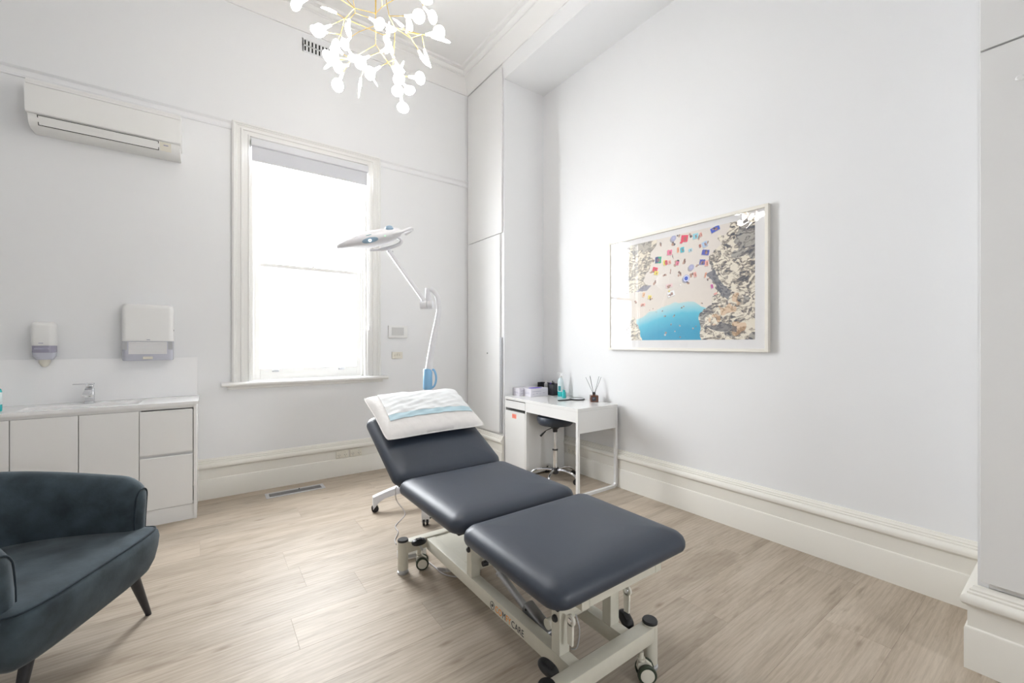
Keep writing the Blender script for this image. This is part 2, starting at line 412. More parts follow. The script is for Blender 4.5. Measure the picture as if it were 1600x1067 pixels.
# reveal linings with beads
for x0, x1, bx0, bx1 in ((OX0 - .0, OX0 + .018, OX0 + .018, OX0 + .036), (OX1 - .018, OX1, OX1 - .036, OX1 - .018)):
    b = B(); b.box(x0, x1, YW - .004, YW + .23, OZ0, OZ1); b.box(bx0, bx1, YW + .055, YW + .072, OZ0, OZ1, .003, 2); b.box(bx0, bx1, YW + .112, YW + .122, OZ0, OZ1)
    b.build('jamb', 'sash', win, 30)
B().box(OX0 + .018, OX1 - .018, YW - .004, YW + .23, OZ1 - .018, OZ1).build('jamb', 'sash', win, 0)
# sill board and apron
b = B(); prof = [(-.22, .930), (.052, .930), (.060, .936), (.063, .945), (.060, .955), (.052, .962), (-.22, .966)]
b.prism(prof, lambda d, z: (.088, YW - max(d, 0), z) if d < 0 else (.088, YW - d, z), lambda d, z: (1.515, YW - max(d, 0), z)); b.build('sill', 'sash', win, 40)
b = B(); b.box(OX0, OX1, YW, YW + .23, .935, .965); b.build('sill', 'sash', win, 0)
b = B(); b.prism([(0, .900), (.008, .900), (.014, .906), (.014, .918), (.026, .926), (.026, .930), (0, .930)], lambda d, z: (.13, YW - d, z), lambda d, z: (1.47, YW - d, z)); b.build('apron', 'sash', win, 40)
def sash(name, y0, y1, z0, z1, bot, top, st):
    x0, x1 = OX0 + .037, OX1 - .037
    b = B()
    b.box(x0, x0 + st, y0, y1, z0, z1, .002, 1); b.box(x1 - st, x1, y0, y1, z0, z1, .002, 1)
    b.box(x0 + st - .001, x1 - st + .001, y0, y1, z0, z0 + bot, .002, 1); b.box(x0 + st - .001, x1 - st + .001, y0, y1, z1 - top, z1, .002, 1)
    f = b.build(name, 'sash', win, 30)
    B().box(x0 + st - .005, x1 - st + .005, (y0 + y1) / 2 - .002, (y0 + y1) / 2 + .002, z0 + bot - .005, z1 - top + .005).build('pane', 'glass', f, 0)
    return f
lo = sash('lower_sash', YW + .074, YW + .108, .967, 2.030, .100, .035, .045)
up = sash('upper_sash', YW + .124, YW + .158, 1.995, OZ1 - .02, .035, .05, .045)
# fittings
b = B(); b.lathe([(.0, 0), (.012, 0), (.012, .006), (.008, .012), (0, .012)], (.82, YW + .091, 2.030)); b.box(.795, .850, YW + .084, YW + .098, 2.040, 2.048, .003, 2)
b.cyl((.845, YW + .091, 2.044), (.845, YW + .091, 2.060), .004); b.build('sash_lock', 'chrome', lo)
for x in (.50, 1.08):
    b = B(); b.box(x - .028, x + .028, YW + .068, YW + .074, 1.035, 1.052, .002, 1); b.tube(smoothpath([(x - .022, YW + .070, 1.045), (x - .020, YW + .052, 1.052), (x, YW + .048, 1.054), (x + .020, YW + .052, 1.052), (x + .022, YW + .070, 1.045)], 4), .0045, 8)
    b.build('sash_lift', 'alu', lo)
# roller blind hung in the opening
bl = thing('roller_blind', 'short white roller blind hanging at the head of the sash window', 'blind')
b = B(); b.prism([(.006, 3.084), (.066, 3.084), (.070, 3.078), (.070, 3.036), (.064, 3.024), (.050, 3.018), (.006, 3.018)], lambda d, z: (OX0 + .004, YW - d, z), lambda d, z: (OX1 - .004, YW - d, z)); b.build('cassette', 'blindbox', bl, 40)
b = B(); b.box(OX0 + .008, OX1 - .012, YW - .048, YW - .0465, 2.892, 3.022); b.build('fabric', 'blind', bl, 0)
b = B(); b.cyl((OX0 + .008, YW - .047, 2.894), (OX1 - .012, YW - .047, 2.894), .006, n=10); b.build('bottom_bar', 'blindbox', bl)
b = B(); 
for dx in (0, .012): b.tube([(OX1 + .004 + dx, YW - .05, 3.04), (OX1 + .004 + dx, YW - .045, 1.47)], .0012, 6)
b.build('pull_chain', 'plast', bl)
b = B(); b.box(OX1 + .002, OX1 + .020, YW - .055, YW - .035, 1.43, 1.47, .004, 2); b.build('chain_weight', 'plast', bl)


# unseen window, added so daylight fills the near part of the room
w2 = bpy.data.objects.new('added_fill_window', None); COL.objects.link(w2); struct(w2)
XM = (BX0 + BX1) / 2
b = B(); b.box(BX0, BX0 + .06, YB - .14, YB - .09, BZ0, BZ1); b.box(BX1 - .06, BX1, YB - .14, YB - .09, BZ0, BZ1)
b.box(BX0 + .06, BX1 - .06, YB - .14, YB - .09, BZ0, BZ0 + .06); b.box(BX0 + .06, BX1 - .06, YB - .14, YB - .09, BZ1 - .06, BZ1); b.box(XM - .03, XM + .03, YB - .14, YB - .09, BZ0 + .06, BZ1 - .06)
f = b.build('added_window_frame', 'sash', w2, 0)
B().box(BX0 + .05, XM - .02, YB - .117, YB - .113, BZ0 + .05, BZ1 - .05).build('pane', 'glass', f, 0)
B().box(XM + .02, BX1 - .05, YB - .117, YB - .113, BZ0 + .05, BZ1 - .05).build('pane', 'glass', f, 0)
FEAT = [(0.476, 0.935, 'd', 'k', 0.029, 0.041),
(0.481, 0.976, 'c', 'lav', 0.039, 0.001),
(0.561, 0.95, 'r', 'red', 0.04, 0.052),
(0.538, 0.918, 'r', 'red', 0.016, 0.012),
(0.607, 0.962, 'd', 'k', 0.023, 0.036),
(0.638, 0.95, 'r', 'cyan', 0.029, 0.039),
(0.658, 0.939, 'd', 'br', 0.017, 0.042),
(0.675, 0.953, 'r', 'sal', 0.012, 0.031),
(0.767, 0.974, 'r', 'blue', 0.047, 0.035),
(0.762, 0.976, 'd', 'k', 0.019, 0.021),
(0.517, 0.986, 'd', 'k', 0.019, 0.024),
(0.384, 0.951, 'd', 'k', 0.013, 0.048),
(0.451, 0.846, 'r', 'pink', 0.03, 0.041),
(0.514, 0.855, 'r', 'or', 0.011, 0.039),
(0.545, 0.848, 'r', 'tq', 0.023, 0.04),
(0.602, 0.831, 'r', 'cyan', 0.02, 0.021),
(0.669, 0.852, 'r', 'redbr', 0.011, 0.024),
(0.7, 0.858, 'r', 'sky', 0.028, 0.041),
(0.716, 0.855, 'd', 'k', 0.007, 0.044),
(0.705, 0.784, 'r', 'blue2', 0.039, 0.039),
(0.711, 0.783, 'd', 'k', 0.011, 0.033),
(0.363, 0.794, 'r', 'green', 0.039, 0.052),
(0.352, 0.798, 'r', 'navy', 0.019, 0.048),
(0.412, 0.756, 'r', 'yel', 0.015, 0.041),
(0.427, 0.754, 'r', 'red', 0.014, 0.037),
(0.451, 0.752, 'r', 'sal', 0.017, 0.031),
(0.503, 0.73, 'd', 'k', 0.031, 0.051),
(0.509, 0.729, 'r', 'pink', 0.019, 0.031),
(0.559, 0.721, 'd', 'br', 0.018, 0.052),
(0.684, 0.702, 'r', 'blue2', 0.03, 0.038),
(0.68, 0.697, 'd', 'k', 0.013, 0.023),
(0.712, 0.684, 'r', 'sal', 0.019, 0.041),
(0.61, 0.671, 'c', 'lav', 0.038, 0.001),
(0.649, 0.676, 'd', 'k', 0.022, 0.017),
(0.32, 0.797, 'd', 'k', 0.008, 0.033),
(0.476, 0.802, 'd', 'k', 0.007, 0.035),
(0.336, 0.702, 'r', 'red', 0.033, 0.042),
(0.346, 0.667, 'r', 'yel', 0.026, 0.03),
(0.306, 0.684, 'd', 'br', 0.035, 0.021),
(0.414, 0.639, 'd', 'br', 0.02, 0.029),
(0.457, 0.663, 'd', 'k', 0.01, 0.04),
(0.524, 0.622, 'd', 'br', 0.022, 0.04),
(0.618, 0.6, 'd', 'br', 0.028, 0.036),
(0.635, 0.598, 'r', 'sal', 0.016, 0.038),
(0.573, 0.574, 'c', 'blue', 0.045, 0.001),
(0.573, 0.533, 'd', 'k', 0.033, 0.021),
(0.705, 0.581, 'r', 'or', 0.008, 0.038),
(0.718, 0.541, 'd', 'k', 0.014, 0.02),
(0.731, 0.547, 'd', 'k', 0.007, 0.017),
(0.336, 0.568, 'd', 'br', 0.023, 0.042),
(0.448, 0.526, 'r', 'pal', 0.041, 0.027),
(0.441, 0.516, 'd', 'br', 0.016, 0.029),
(0.462, 0.445, 'r', 'white', 0.044, 0.041),
(0.451, 0.429, 'd', 'k', 0.017, 0.019),
(0.448, 0.473, 'r', 'yel', 0.009, 0.012),
(0.242, 0.465, 'r', 'or2', 0.016, 0.04),
(0.293, 0.433, 'r', 'yel', 0.022, 0.032),
(0.306, 0.415, 'd', 'br', 0.022, 0.02),
(0.164, 0.399, 'd', 'br', 0.029, 0.024),
(0.235, 0.363, 'r', 'sal', 0.03, 0.022),
(0.231, 0.358, 'd', 'br', 0.014, 0.017),
(0.747, 0.473, 'r', 'magenta', 0.012, 0.028),
(0.77, 0.405, 'r', 'sal', 0.018, 0.014),
(0.29, 0.303, 's', 'br', 0.011, 0.014),
(0.318, 0.312, 's', 'br', 0.01, 0.013),
(0.346, 0.277, 's', 'br', 0.01, 0.009),
(0.395, 0.283, 's', 'k', 0.012, 0.017),
(0.415, 0.24, 's', 'br', 0.013, 0.022),
(0.486, 0.235, 's', 'br', 0.019, 0.018),
(0.546, 0.31, 's', 'br', 0.02, 0.022),
(0.68, 0.329, 's', 'k', 0.009, 0.021),
(0.46, 0.154, 's', 'br', 0.012, 0.016),
(0.533, 0.131, 's', 'pale', 0.018, 0.016),
(0.49, 0.083, 's', 'pale', 0.014, 0.014),
(0.424, 0.06, 's', 'pale', 0.025, 0.028),
(0.53, 0.032, 's', 'br', 0.012, 0.016),
(0.622, 0.1, 's', 'pale', 0.013, 0.018),
(0.642, 0.125, 's', 'br', 0.007, 0.015)]
# ------------------------------------------------------------ vanity along the window wall
YV = 3.90
van = thing('vanity_cabinet', 'long white handleless vanity cabinet under the worktop, left of the sash window', 'cabinet', (0, 0, 0))
b = B(); b.box(-2.25, -.090, YV + .020, YW - .002, .112, .130); b.box(-2.25, -.090, YW - .016, YW - .002, .130, .842); b.box(-2.25, -2.232, YV + .020, YW - .016, .130, .842); b.box(-.400, -.384, YV + .020, YW - .016, .130, .842)
b.box(-1.300, -1.284, YV + .020, YW - .016, .130, .842); b.box(-2.25, -.074, YV + .006, YW - .002, .0, .110)
b.build('carcass', 'vanity', van, 0)
B().box(-.089, -.070, YV - .002, YW - .002, 0, .846).build('end_panel', 'vanity', van, 0)
B().box(-2.25, -.0895, YV + .007, YV + .017, .8235, .8465).build('rail', 'vanity', van, 0)
B().box(-.392, -.0895, YV + .0195, YV + .030, .470, .520).build('finger_rail', 'vanity', van, 0)
doors = [(-2.19, -1.892), (-1.888, -1.594), (-1.590, -1.294), (-1.290, -.994), (-.990, -.694), (-.690, -.394)]
for x0, x1 in doors: B().box(x0, x1, YV, YV + .018, .114, .822, .0012, 1).build('door', 'vanity', van, 30)
for z0, z1 in ((.114, .482), (.506, .814)):
    b = B(); b.prism([(0, z0), (0, z1 - .004), (.006, z1 + .002), (.006, z1 + .002), (.018, z0)], lambda d, z: (-.390, YV + d, z), lambda d, z: (-.094, YV + d, z)); b.build('drawer', 'vanity', van, 30)
# worktop with a shallow integral basin
wt = thing('worktop', 'white solid-surface worktop with integral shallow basin, running under the soap dispenser', 'worktop', (0, 0, 0))
X0, X1, Y0, Y1 = -2.25, -.060, YV - .012, YW - .002
bx0, bx1, by0, by1 = -.98, -.40, YV + .05, YW - .165
b = B()
z0, z1 = .847, .870
b.box(X0, bx0, Y0, Y1, z0, z1); b.box(bx1, X1, Y0, Y1, z0, z1); b.box(bx0, bx1, Y0, by0, z0, z1); b.box(bx0, bx1, by1, Y1, z0, z1)
b.build('slab', 'top', wt, 0)
cx, cy = (bx0 + bx1) / 2, (by0 + by1) / 2; hx, hy = (bx1 - bx0) / 2, (by1 - by0) / 2
b = B(); rings = []
for ins, z, r in ((0, .8695, .001), (.006, .866, .02), (.018, .845, .04), (.045, .80, .05), (.09, .790, .05)):
    rings.append([(cx + p, cy + q, z) for p, q in rrect(hx - ins, hy - ins, r)])
for ins, z, r in ((.09, .778, .05), (0, .778, .02), (-.001, .85, .001)):
    rings.append([(cx + p, cy + q, z) for p, q in rrect(hx - ins, hy - ins, r)])
b.ring_loft(rings, closed=True); b.build('basin', 'top', wt, 50)
sp = thing('splashback', 'glossy white splashback panel standing on the worktop against the wall', 'splashback', (0, 0, 0))
for x0, x1 in ((-2.25, -.074),): B().box(x0, x1, YW - .018, YW - .0005, .8702, 1.185, .001, 1).build('panel', 'splash', sp, 0)

# mixer tap
tp = thing('mixer_tap', 'square chrome mixer tap on the white worktop', 'tap', (-.693, YW - .10, .870))
b = B(); b.box(-.023, .023, -.023, .023, 0, .105, .003, 2); b.build('tap_body', 'chrome', tp)
b = B(); b.prism([(-.020, .085), (-.020, .108), (-.105, .080), (-.118, .070), (-.112, .062), (-.095, .066)], lambda y, z: (-.018, y, z), lambda y, z: (.018, y, z)); b.build('spout', 'chrome', tp)
b = B(); b.box(-.018, .020, -.020, .020, .108, .132, .004, 2); b.build('cartridge', 'chrome', tp)
b = B(); b.box(-.085, .022, -.016, .016, .134, .140, .002, 1); b.box(-.02, .022, -.018, .018, .128, .142, .003, 2)
b.build('lever', 'chrome', tp)
# soap dispenser
sd = thing('soap_dispenser', 'white wall soap dispenser with lilac-grey window above the tap', 'soap dispenser', (-.925, YW, 1.185))
def dshape(hx, d, r, z, n=7):       # D-shaped section against the wall
    pts = [(p, -(q + d / 2)) for p, q in rrect(hx, d / 2, r, n)]
    return [(p, min(q, 0) , z) for p, q in pts]
b = B(); b.ring_loft([dshape(.056, .100, .03, .098), dshape(.058, .104, .03, .11), dshape(.058, .104, .03, .235), dshape(.054, .098, .03, .252), dshape(.044, .085, .025, .262)]); b.build('cover', 'plast', sd, 40)
b = B(); b.ring_loft([dshape(.056, .100, .03, .050), dshape(.0555, .1, .03, .097)]); b.build('level_window', 'smoke2', sd, 40)
b = B(); b.box(-.040, .030, -.1035, -.099, .070, .082, .001, 1); b.build('level_mark', 'greyprint', sd, 0)
b = B(); b.ring_loft([dshape(.040, .085, .03, .0), dshape(.052, .096, .03, .022), dshape(.056, .101, .03, .049)]); b.build('push_pad', 'smoke', sd, 40)
b = B(); b.lathe([(.006, -.052), (.012, -.048), (.020, -.040), (.028, -.022), (.029, 0)], (0, -.05, 0)); b.build('nozzle', 'creamplast', sd)
b = B(); b.box(-.018, .004, -.1055, -.104, .112, .117); b.build('printed_mark', 'greyprint', sd, 0)
# towel dispenser
td = thing('paper_towel_dispenser', 'white wall paper towel dispenser with clear lilac base, by the window', 'towel dispenser', (-.374, YW, 1.165))
b = B(); b.ring_loft([dshape(.150, .110, .03, .150), dshape(.150, .110, .03, .40), dshape(.147, .106, .03, .420), dshape(.138, .095, .03, .430)]); b.build('cover', 'plast', td, 40)
b = B(); b.ring_loft([dshape(.146, .100, .03, .002), dshape(.149, .106, .03, .010), dshape(.149, .106, .03, .149)]); b.build('lower_housing', 'smoke', td, 40)
b = B()
for k in range(9): b.box(-.112, .112, -.1085, -.1055, .052 + k * .0105, .0605 + k * .0105, .001, 1)
b.build('folded_towels', 'mount', td, 0)
for sx in (-1, 1):
    B().box(min(sx * .118, sx * .146), max(sx * .118, sx * .146), -.1075, -.1055, .085, .147).build('bracket', 'greyplast', td, 0)
B().box(-.030, .028, -.1115, -.106, .012, .032, .002, 1).build('towel_tongue', 'creamplast', td, 30)
B().lathe([(0, 0), (.005, 0), (.005, .004), (0, .004)], (.148, -.06, .235), (1, 0, 0), 12).build('keyhole', 'ink', td)
B().box(-.008, .012, -.1115, -.110, .158, .163).build('printed_mark', 'greyprint', td, 0)

# hand gel bottle at the left edge of the frame
def pump_bottle(name, lab, loc, rz, h, r, body='gel', group=None):
    t = thing(name, lab, 'bottle', loc, rz)
    b = B(); b.lathe([(r * .92, 0), (r, .004), (r, h * .60), (r * .85, h * .70), (r * .42, h * .76), (r * .36, h * .80)], (0, 0, 0), sy=.72); b.build('bottle_body', body, t)
    b = B(); rings = []
    for z in (h * .22, h * .60): rings.append([(r * 1.015 * math.cos(a), r * .72 * 1.015 * math.sin(a), z) for a in [2 * PI * i / 28 for i in range(28)]])
    b.ring_loft(rings); b.build('wrap_label', 'label', t)
    if body == 'label': B().lathe([(r * .95, .001), (r * 1.02, .005), (r * 1.02, h * .21)], (0, 0, 0), sy=.72).build('gel_band', 'gel', t)
    b = B(); b.box(-r * .45, r * .45, -r * .77, -r * .72, h * .24, h * .44, .001, 1); b.build('printed_panel', 'teal', t, 0)
    b = B(); b.lathe([(r * .45, h * .79), (r * .45, h * .85), (r * .2, h * .87), (r * .14, h * .88), (r * .14, h * .96), (r * .3, h * .965), (r * .3, h), (r * .1, h)], (0, 0, 0), n=16)
    b.tube(smoothpath([(0, 0, h * .985), (-r * .9, 0, h * .985), (-r * 1.15, 0, h * .95)], 4), r * .12, 8); b.build('pump', 'plast', t)
    return t
pump_bottle('hand_gel_bottle', 'teal hand gel bottle on the worktop at the left edge', (-1.088, 4.03, .870), 0, .20, .034)

# air conditioner
ac = thing('air_conditioner', 'white wall-mounted split air conditioner left of the sash window', 'air conditioner', (-.578, YW, 2.76))
ax = .405
b = B(); P = [(0, 0), (-.115, 0), (-.150, .016), (-.172, .045), (-.180, .075), (-.180, .078), (0, .078)]
b.prism(P, lambda y, z: (-ax + .006, y, z), lambda y, z: (ax - .006, y, z)); b.build('lower_body', 'acplast', ac, 30)
b = B(); P = [(0, .079), (-.196, .079), (-.201, .085), (-.205, .150), (-.205, .260), (-.200, .264), (0, .264)]
b.prism(P, lambda y, z: (-ax, y, z), lambda y, z: (ax, y, z)); b.build('front_panel', 'acplast', ac, 30)
b = B(); P = [(0, .269), (-.194, .269), (-.196, .288), (-.188, .303), (-.17, .31), (0, .312)]
b.prism(P, lambda y, z: (-ax, y, z), lambda y, z: (ax, y, z)); b.build('top_housing', 'acplast', ac, 30)
B().box(-ax + .003, ax - .003, -.188, -.001, .263, .270).build('seam_recess', 'greyplast', ac, 0)
b = B(); P = [(-.125, .008), (-.1795, .072), (-.174, .079), (-.13, .05)]
def on_slope(t, off):                      # along the slanted outlet face
    a = Vector((-.150, .016)); c_ = Vector((-.180, .076)); p = a + (c_ - a) * t; n_ = Vector((-.89, -.445)); return p + n_ * off
def strip(name, m, x0, x1, t0, t1, o0, o1):
    q = [on_slope(t0, o0), on_slope(t0, o1), on_slope(t1, o1), on_slope(t1, o0)]
    b = B(); b.prism([tuple(p) for p in q], lambda y, z: (x0, y, z), lambda y, z: (x1, y, z)); return b.build(name, m, ac, 0)
strip('outlet_gap', 'dark', -.355, .272, .00, .98, .0, .004)
strip('flap', 'acplast', -.350, .268, .08, .52, .0, .0075)
strip('flap', 'acplast', -.350, .268, .56, .93, .0, .0075)
dp = strip('display_panel', 'creamplast', .278, .345, .02, .96, .0, .007)
strip('display_mark', 'greyprint', .300, .328, .60, .72, .0, .008)

# wall vent near the cornice
wv = thing('wall_vent', 'small plaster wall vent with two rows of slots beneath the cornice', 'vent', (.86, YW, 4.10))
b = B(); b.box(-.150, .150, -.008, 0, -.062, -.052); b.box(-.150, .150, -.008, 0, .050, .060); b.box(-.150, .150, -.008, 0, -.006, .004)
n = 9
for k in range(n + 1):
    x = -.14 + k * .28 / n; b.box(x - .0085, x + .0085, -.008, 0, -.054, .052)
b.box(-.150, -.140, -.008, 0, -.06, .06); b.box(.140, .150, -.008, 0, -.06, .06); b.build('vent_plate', 'wall', wv, 0)
B().box(-.145, .145, -.002, -.0002, -.056, .055).build('vent_backing', 'dark', wv, 0)

# wall controller and switches, sockets
wc = thing('wall_controller', 'white wall control panel with a grey screen between window and cupboard', 'control panel', (1.632, YW, 1.420))
b = B(); b.box(-.104, .104, -.022, 0, -.066, .066, .006, 3); b.build('housing', 'plast', wc)
B().box(-.072, .062, -.0235, -.0215, -.038, .046, .001, 1).build('screen', 'screen', wc, 0)
sw = thing('light_switch', 'cream triple light switch plate below the wall control panel', 'switch', (1.628, YW, 1.170))
B().box(-.058, .058, -.009, 0, -.036, .036, .003, 2).build('plate', 'creamplast', sw)
for k in (-1, 0, 1): B().box(k * .026 - .006, k * .026 + .006, -.014, -.008, -.006, .016, .002, 1).build('rocker', 'creamplast', sw)
def socket(lab, loc, rz, group=None):
    t = thing('power_socket', lab, 'socket', loc, rz, group)
    B().box(-.058, .058, -.010, 0, -.036, .036, .004, 2).build('plate', 'creamplast', t)
    for s_ in (-1, 1):
        B().box(s_ * .030 - .006, s_ * .030 + .006, -.013, -.009, .014, .026, .001, 1).build('rocker', 'creamplast', t)
        b = B()
        for dx, dz, an in ((-.008, -.004, .5), (.008, -.004, -.5), (0, -.018, 0)):
            b.box(-.0012, .0012, -.0108, -.0100, -.005, .005, mtx=Matrix.Translation((s_ * .030 + dx, 0, dz)) @ Matrix.Rotation(an, 4, 'Y'))
        b.build('pin_slot', 'ink', t, 0)
    return t
socket('left of two cream double power sockets on baseboard beneath the window', (1.062, YW - .0245, .209), 0, 'sockets under the window')
socket('right of two cream double power sockets on baseboard beneath the window', (1.192, YW - .0245, .209), 0, 'sockets under the window')
socket('cream double power socket on baseboard under the desk', (XR - .0245, 3.10, .209), -PI / 2)

# floor vent
fv = thing('floor_vent', 'long narrow aluminium floor vent in front of the baseboard below the window', 'vent', (.622, 4.092, 0))
b = B(); b.box(-.232, .232, -.070, -.042, 0, .004, .0015, 1); b.box(-.232, .232, .042, .070, 0, .004, .0015, 1); b.box(-.232, -.204, -.0421, .0421, 0, .004, .0015, 1); b.box(.204, .232, -.0421, .0421, 0, .004, .0015, 1); b.build('frame', 'alu', fv, 30)
B().box(-.205, .205, -.043, .043, .0003, .001).build('duct', 'dark', fv, 0)
sl = B().box(-.204, .204, -.0022, .0022, .0008, .0036).build('slat', 'grey_metal', fv, 0); sl.location = (0, -.037, 0)
for k in range(1, 11):
    o = sl.copy(); COL.objects.link(o); o.parent = fv; o.location = (0, -.037 + k * .0074, 0)
B().cyl((.03, .028, .003), (.03, .028, .012), .004, n=10).build('knob', 'black', fv)

# ------------------------------------------------------------ framed print
pf = thing('framed_picture', 'large ivory-framed aerial beach photograph with people and towels, on the right wall', 'picture', (XR, 1.927, 1.7325))
FY, FZ = .683, .4935
b = B()
for s_ in (-1, 1):
    b.box(-.036, 0, s_ * FY - (.022 if s_ > 0 else 0), s_ * FY + (.022 if s_ < 0 else 0), -FZ, FZ, .0015, 1)
    b.box(-.036, 0, -FY + .021, FY - .021, s_ * FZ - (.022 if s_ > 0 else 0), s_ * FZ + (.022 if s_ < 0 else 0), .0015, 1)
b.build('frame', 'frame', pf, 30)
B().box(-.018, -.002, -FY + .02, FY - .02, -FZ + .02, FZ - .02).build('mount', 'mount', pf, 0)
B().box(-.029, -.027, -FY + .021, FY - .021, -FZ + .021, FZ - .021).build('glazing', 'glass', pf, 0)

def paint(W, H):
    rs = np.random.RandomState(5)
    U, V = np.meshgrid((np.arange(W) + .5) / W, (np.arange(H) + .5) / H)
    asp = 1.186 / .833
    def vnoise(u, v, sc):
        x, y_ = u * sc * asp, v * sc
        g = rs.rand(int(sc * 6) + 8, int(sc * 6) + 8)
        xi, yi = np.floor(x).astype(int), np.floor(y_).astype(int); fx, fy = x - xi, y_ - yi
        fx, fy = fx * fx * (3 - 2 * fx), fy * fy * (3 - 2 * fy)
        m = g.shape[0]; xi %= m - 1; yi %= m - 1
        return (g[yi, xi] * (1 - fx) + g[yi, xi + 1] * fx) * (1 - fy) + (g[yi + 1, xi] * (1 - fx) + g[yi + 1, xi + 1] * fx) * fy
    def fbm(u, v, sc, o=4):
        a, t, n_ = .5, 0, 0
        for _ in range(o): t = t + a * vnoise(u, v, sc); n_ += a; a *= .55; sc *= 2.1
        return t / n_
    w1, w2_ = fbm(U, V, 9, 3) - .5, fbm(U, V, 9, 3) - .5
    def inside(poly, amp):
        u, v = U + w1 * amp, V + w2_ * amp; r = np.zeros(U.shape, bool); n_ = len(poly)
        for i in range(n_):
            (x1, y1), (x2, y2) = poly[i], poly[(i + 1) % n_]
            if y1 == y2: continue
            c = ((y1 > v) != (y2 > v)) & (u < (x2 - x1) * (v - y1) / (y2 - y1) + x1); r ^= c
        return r
    rockR = [(.862, 1.02), (.84, .91), (.782, .912), (.77, .87), (.818, .84), (.749, .794), (.728, .724), (.749, .633), (.741, .513), (.76, .431), (.747, .325), (.675, .252), (.657, .188), (.66, .062), (.679, -.04), (1.04, -.06), (1.04, 1.02)]
    rockL = [(.0, 1.02), (.341, 1.02), (.352, .94), (.306, .839), (.329, .782), (.288, .712), (.245, .621), (.293, .531), (.167, .496), (-.067, .478), (-.12, 1.067)]
    rockB = [(-.12, -.05), (-.12, .285), (.153, .229), (.191, .143), (.25, -.05)]
    water = [(.17, .205), (.245, .257), (.293, .294), (.404, .321), (.503, .36), (.607, .366), (.673, .312), (.711, .286), (.70, .2), (.70, -.04), (.2, -.04)]
    c = np.empty(U.shape + (3,))
    c[:] = (.80, .74, .68)
    c *= (1 + .05 * (fbm(U, V, 40, 2) - .5))[..., None] * (1 - .04 * (V < .55))[..., None]
    sd_ = np.clip((.60 - V) / .25, 0, 1)[..., None]; c = c * (1 - .25 * sd_) + np.array((.83, .73, .62)) * .25 * sd_
    def mixc(mask, col, a=1.):
        c[mask] = c[mask] * (1 - a) + np.array(col) * a
    wm = inside(water, .05)
    edge = .36 - .55 * np.abs(U - .55) ** 1.6
    dpt = np.clip((edge - V) / .26 + .25 * (U - .4), 0, 1)
    dpt = dpt * (.92 + .16 * fbm(U, V, 30, 3))
    shallow, mid, deep = np.array((.55, .74, .74)), np.array((.10, .56, .72)), np.array((.02, .36, .58))
    k1 = np.clip(dpt * 2.2, 0, 1)[..., None]; k2 = np.clip(dpt * 1.6 - .6, 0, 1)[..., None]
    wc_ = (shallow * (1 - k1) + mid * k1) * (1 - k2) + deep * k2
    c[wm] = wc_[wm]
    # rocks: lit creamy crags with grey-blue clefts
    uu, vv = U * .8 + V * .55, V * .9 - U * .45
    r1 = np.abs(fbm(uu * 1.0 + w1 * .20, vv * 1.5 + w2_ * .20, 19, 4) - .5) * 2
    r2 = fbm(uu, vv * 1.7, 34, 3); r3 = fbm(U, V, 6, 3)
    tone = np.clip(.12 + 3.1 * r1 + 1.6 * (r2 - .5), 0, 1)
    sh, md, hi = np.array((.07, .075, .10)), np.array((.40, .34, .27)), np.array((.86, .80, .68))
    t2 = tone[..., None]
    rock = np.where(t2 < .5, sh + (md - sh) * t2 * 2, md + (hi - md) * (t2 - .5) * 2)
    big = (r3 < .40)[..., None]; rock = np.where(big, rock * .45 + np.array((.15, .16, .20)) * .35, rock)
    for pl, am in ((rockR, .05), (rockL, .06), (rockB, .04)):
        mk = inside(pl, am); c[mk] = rock[mk]
    lm = inside(rockL, .06) | inside(rockB, .04); c[lm] = c[lm] * .75 + np.array((.80, .72, .58)) * .25
    og = (fbm(U, V, 11, 2) > .66) & inside(rockR, .05) & (V < .4); mixc(og, (.70, .40, .18), .5)
    dk = inside([(.70, .60), (.76, .62), (.80, .5), (.86, .42), (.84, .35), (.77, .42), (.75, .5)], .06); mixc(dk, (.10, .11, .15), .8)
    dk = inside([(.68, .12), (.80, .15), (.90, .10), (.90, .06), (.78, .08)], .05); mixc(dk, (.12, .12, .14), .8)
    dk = inside([(.17, .50), (.25, .56), (.31, .54), (.27, .50)], .03); mixc(dk, (.22, .22, .30), .8)
    PAL = dict(k=(.05, .05, .07), br=(.20, .10, .07), lav=(.42, .43, .62), red=(.80, .06, .13), cyan=(.30, .70, .82), sal=(.85, .42, .36), blue=(.05, .12, .60), pink=(.85, .20, .35), tq=(.05, .50, .62), redbr=(.45, .12, .08), sky=(.42, .58, .78), blue2=(.08, .10, .48), green=(.02, .42, .25), navy=(.03, .05, .22), yel=(.88, .75, .12), pal=(.85, .62, .62), white=(.90, .90, .90), magenta=(.70, .10, .45), pale=(.72, .66, .62))
    PAL['or'] = (.90, .38, .22); PAL['or2'] = (.92, .60, .35)
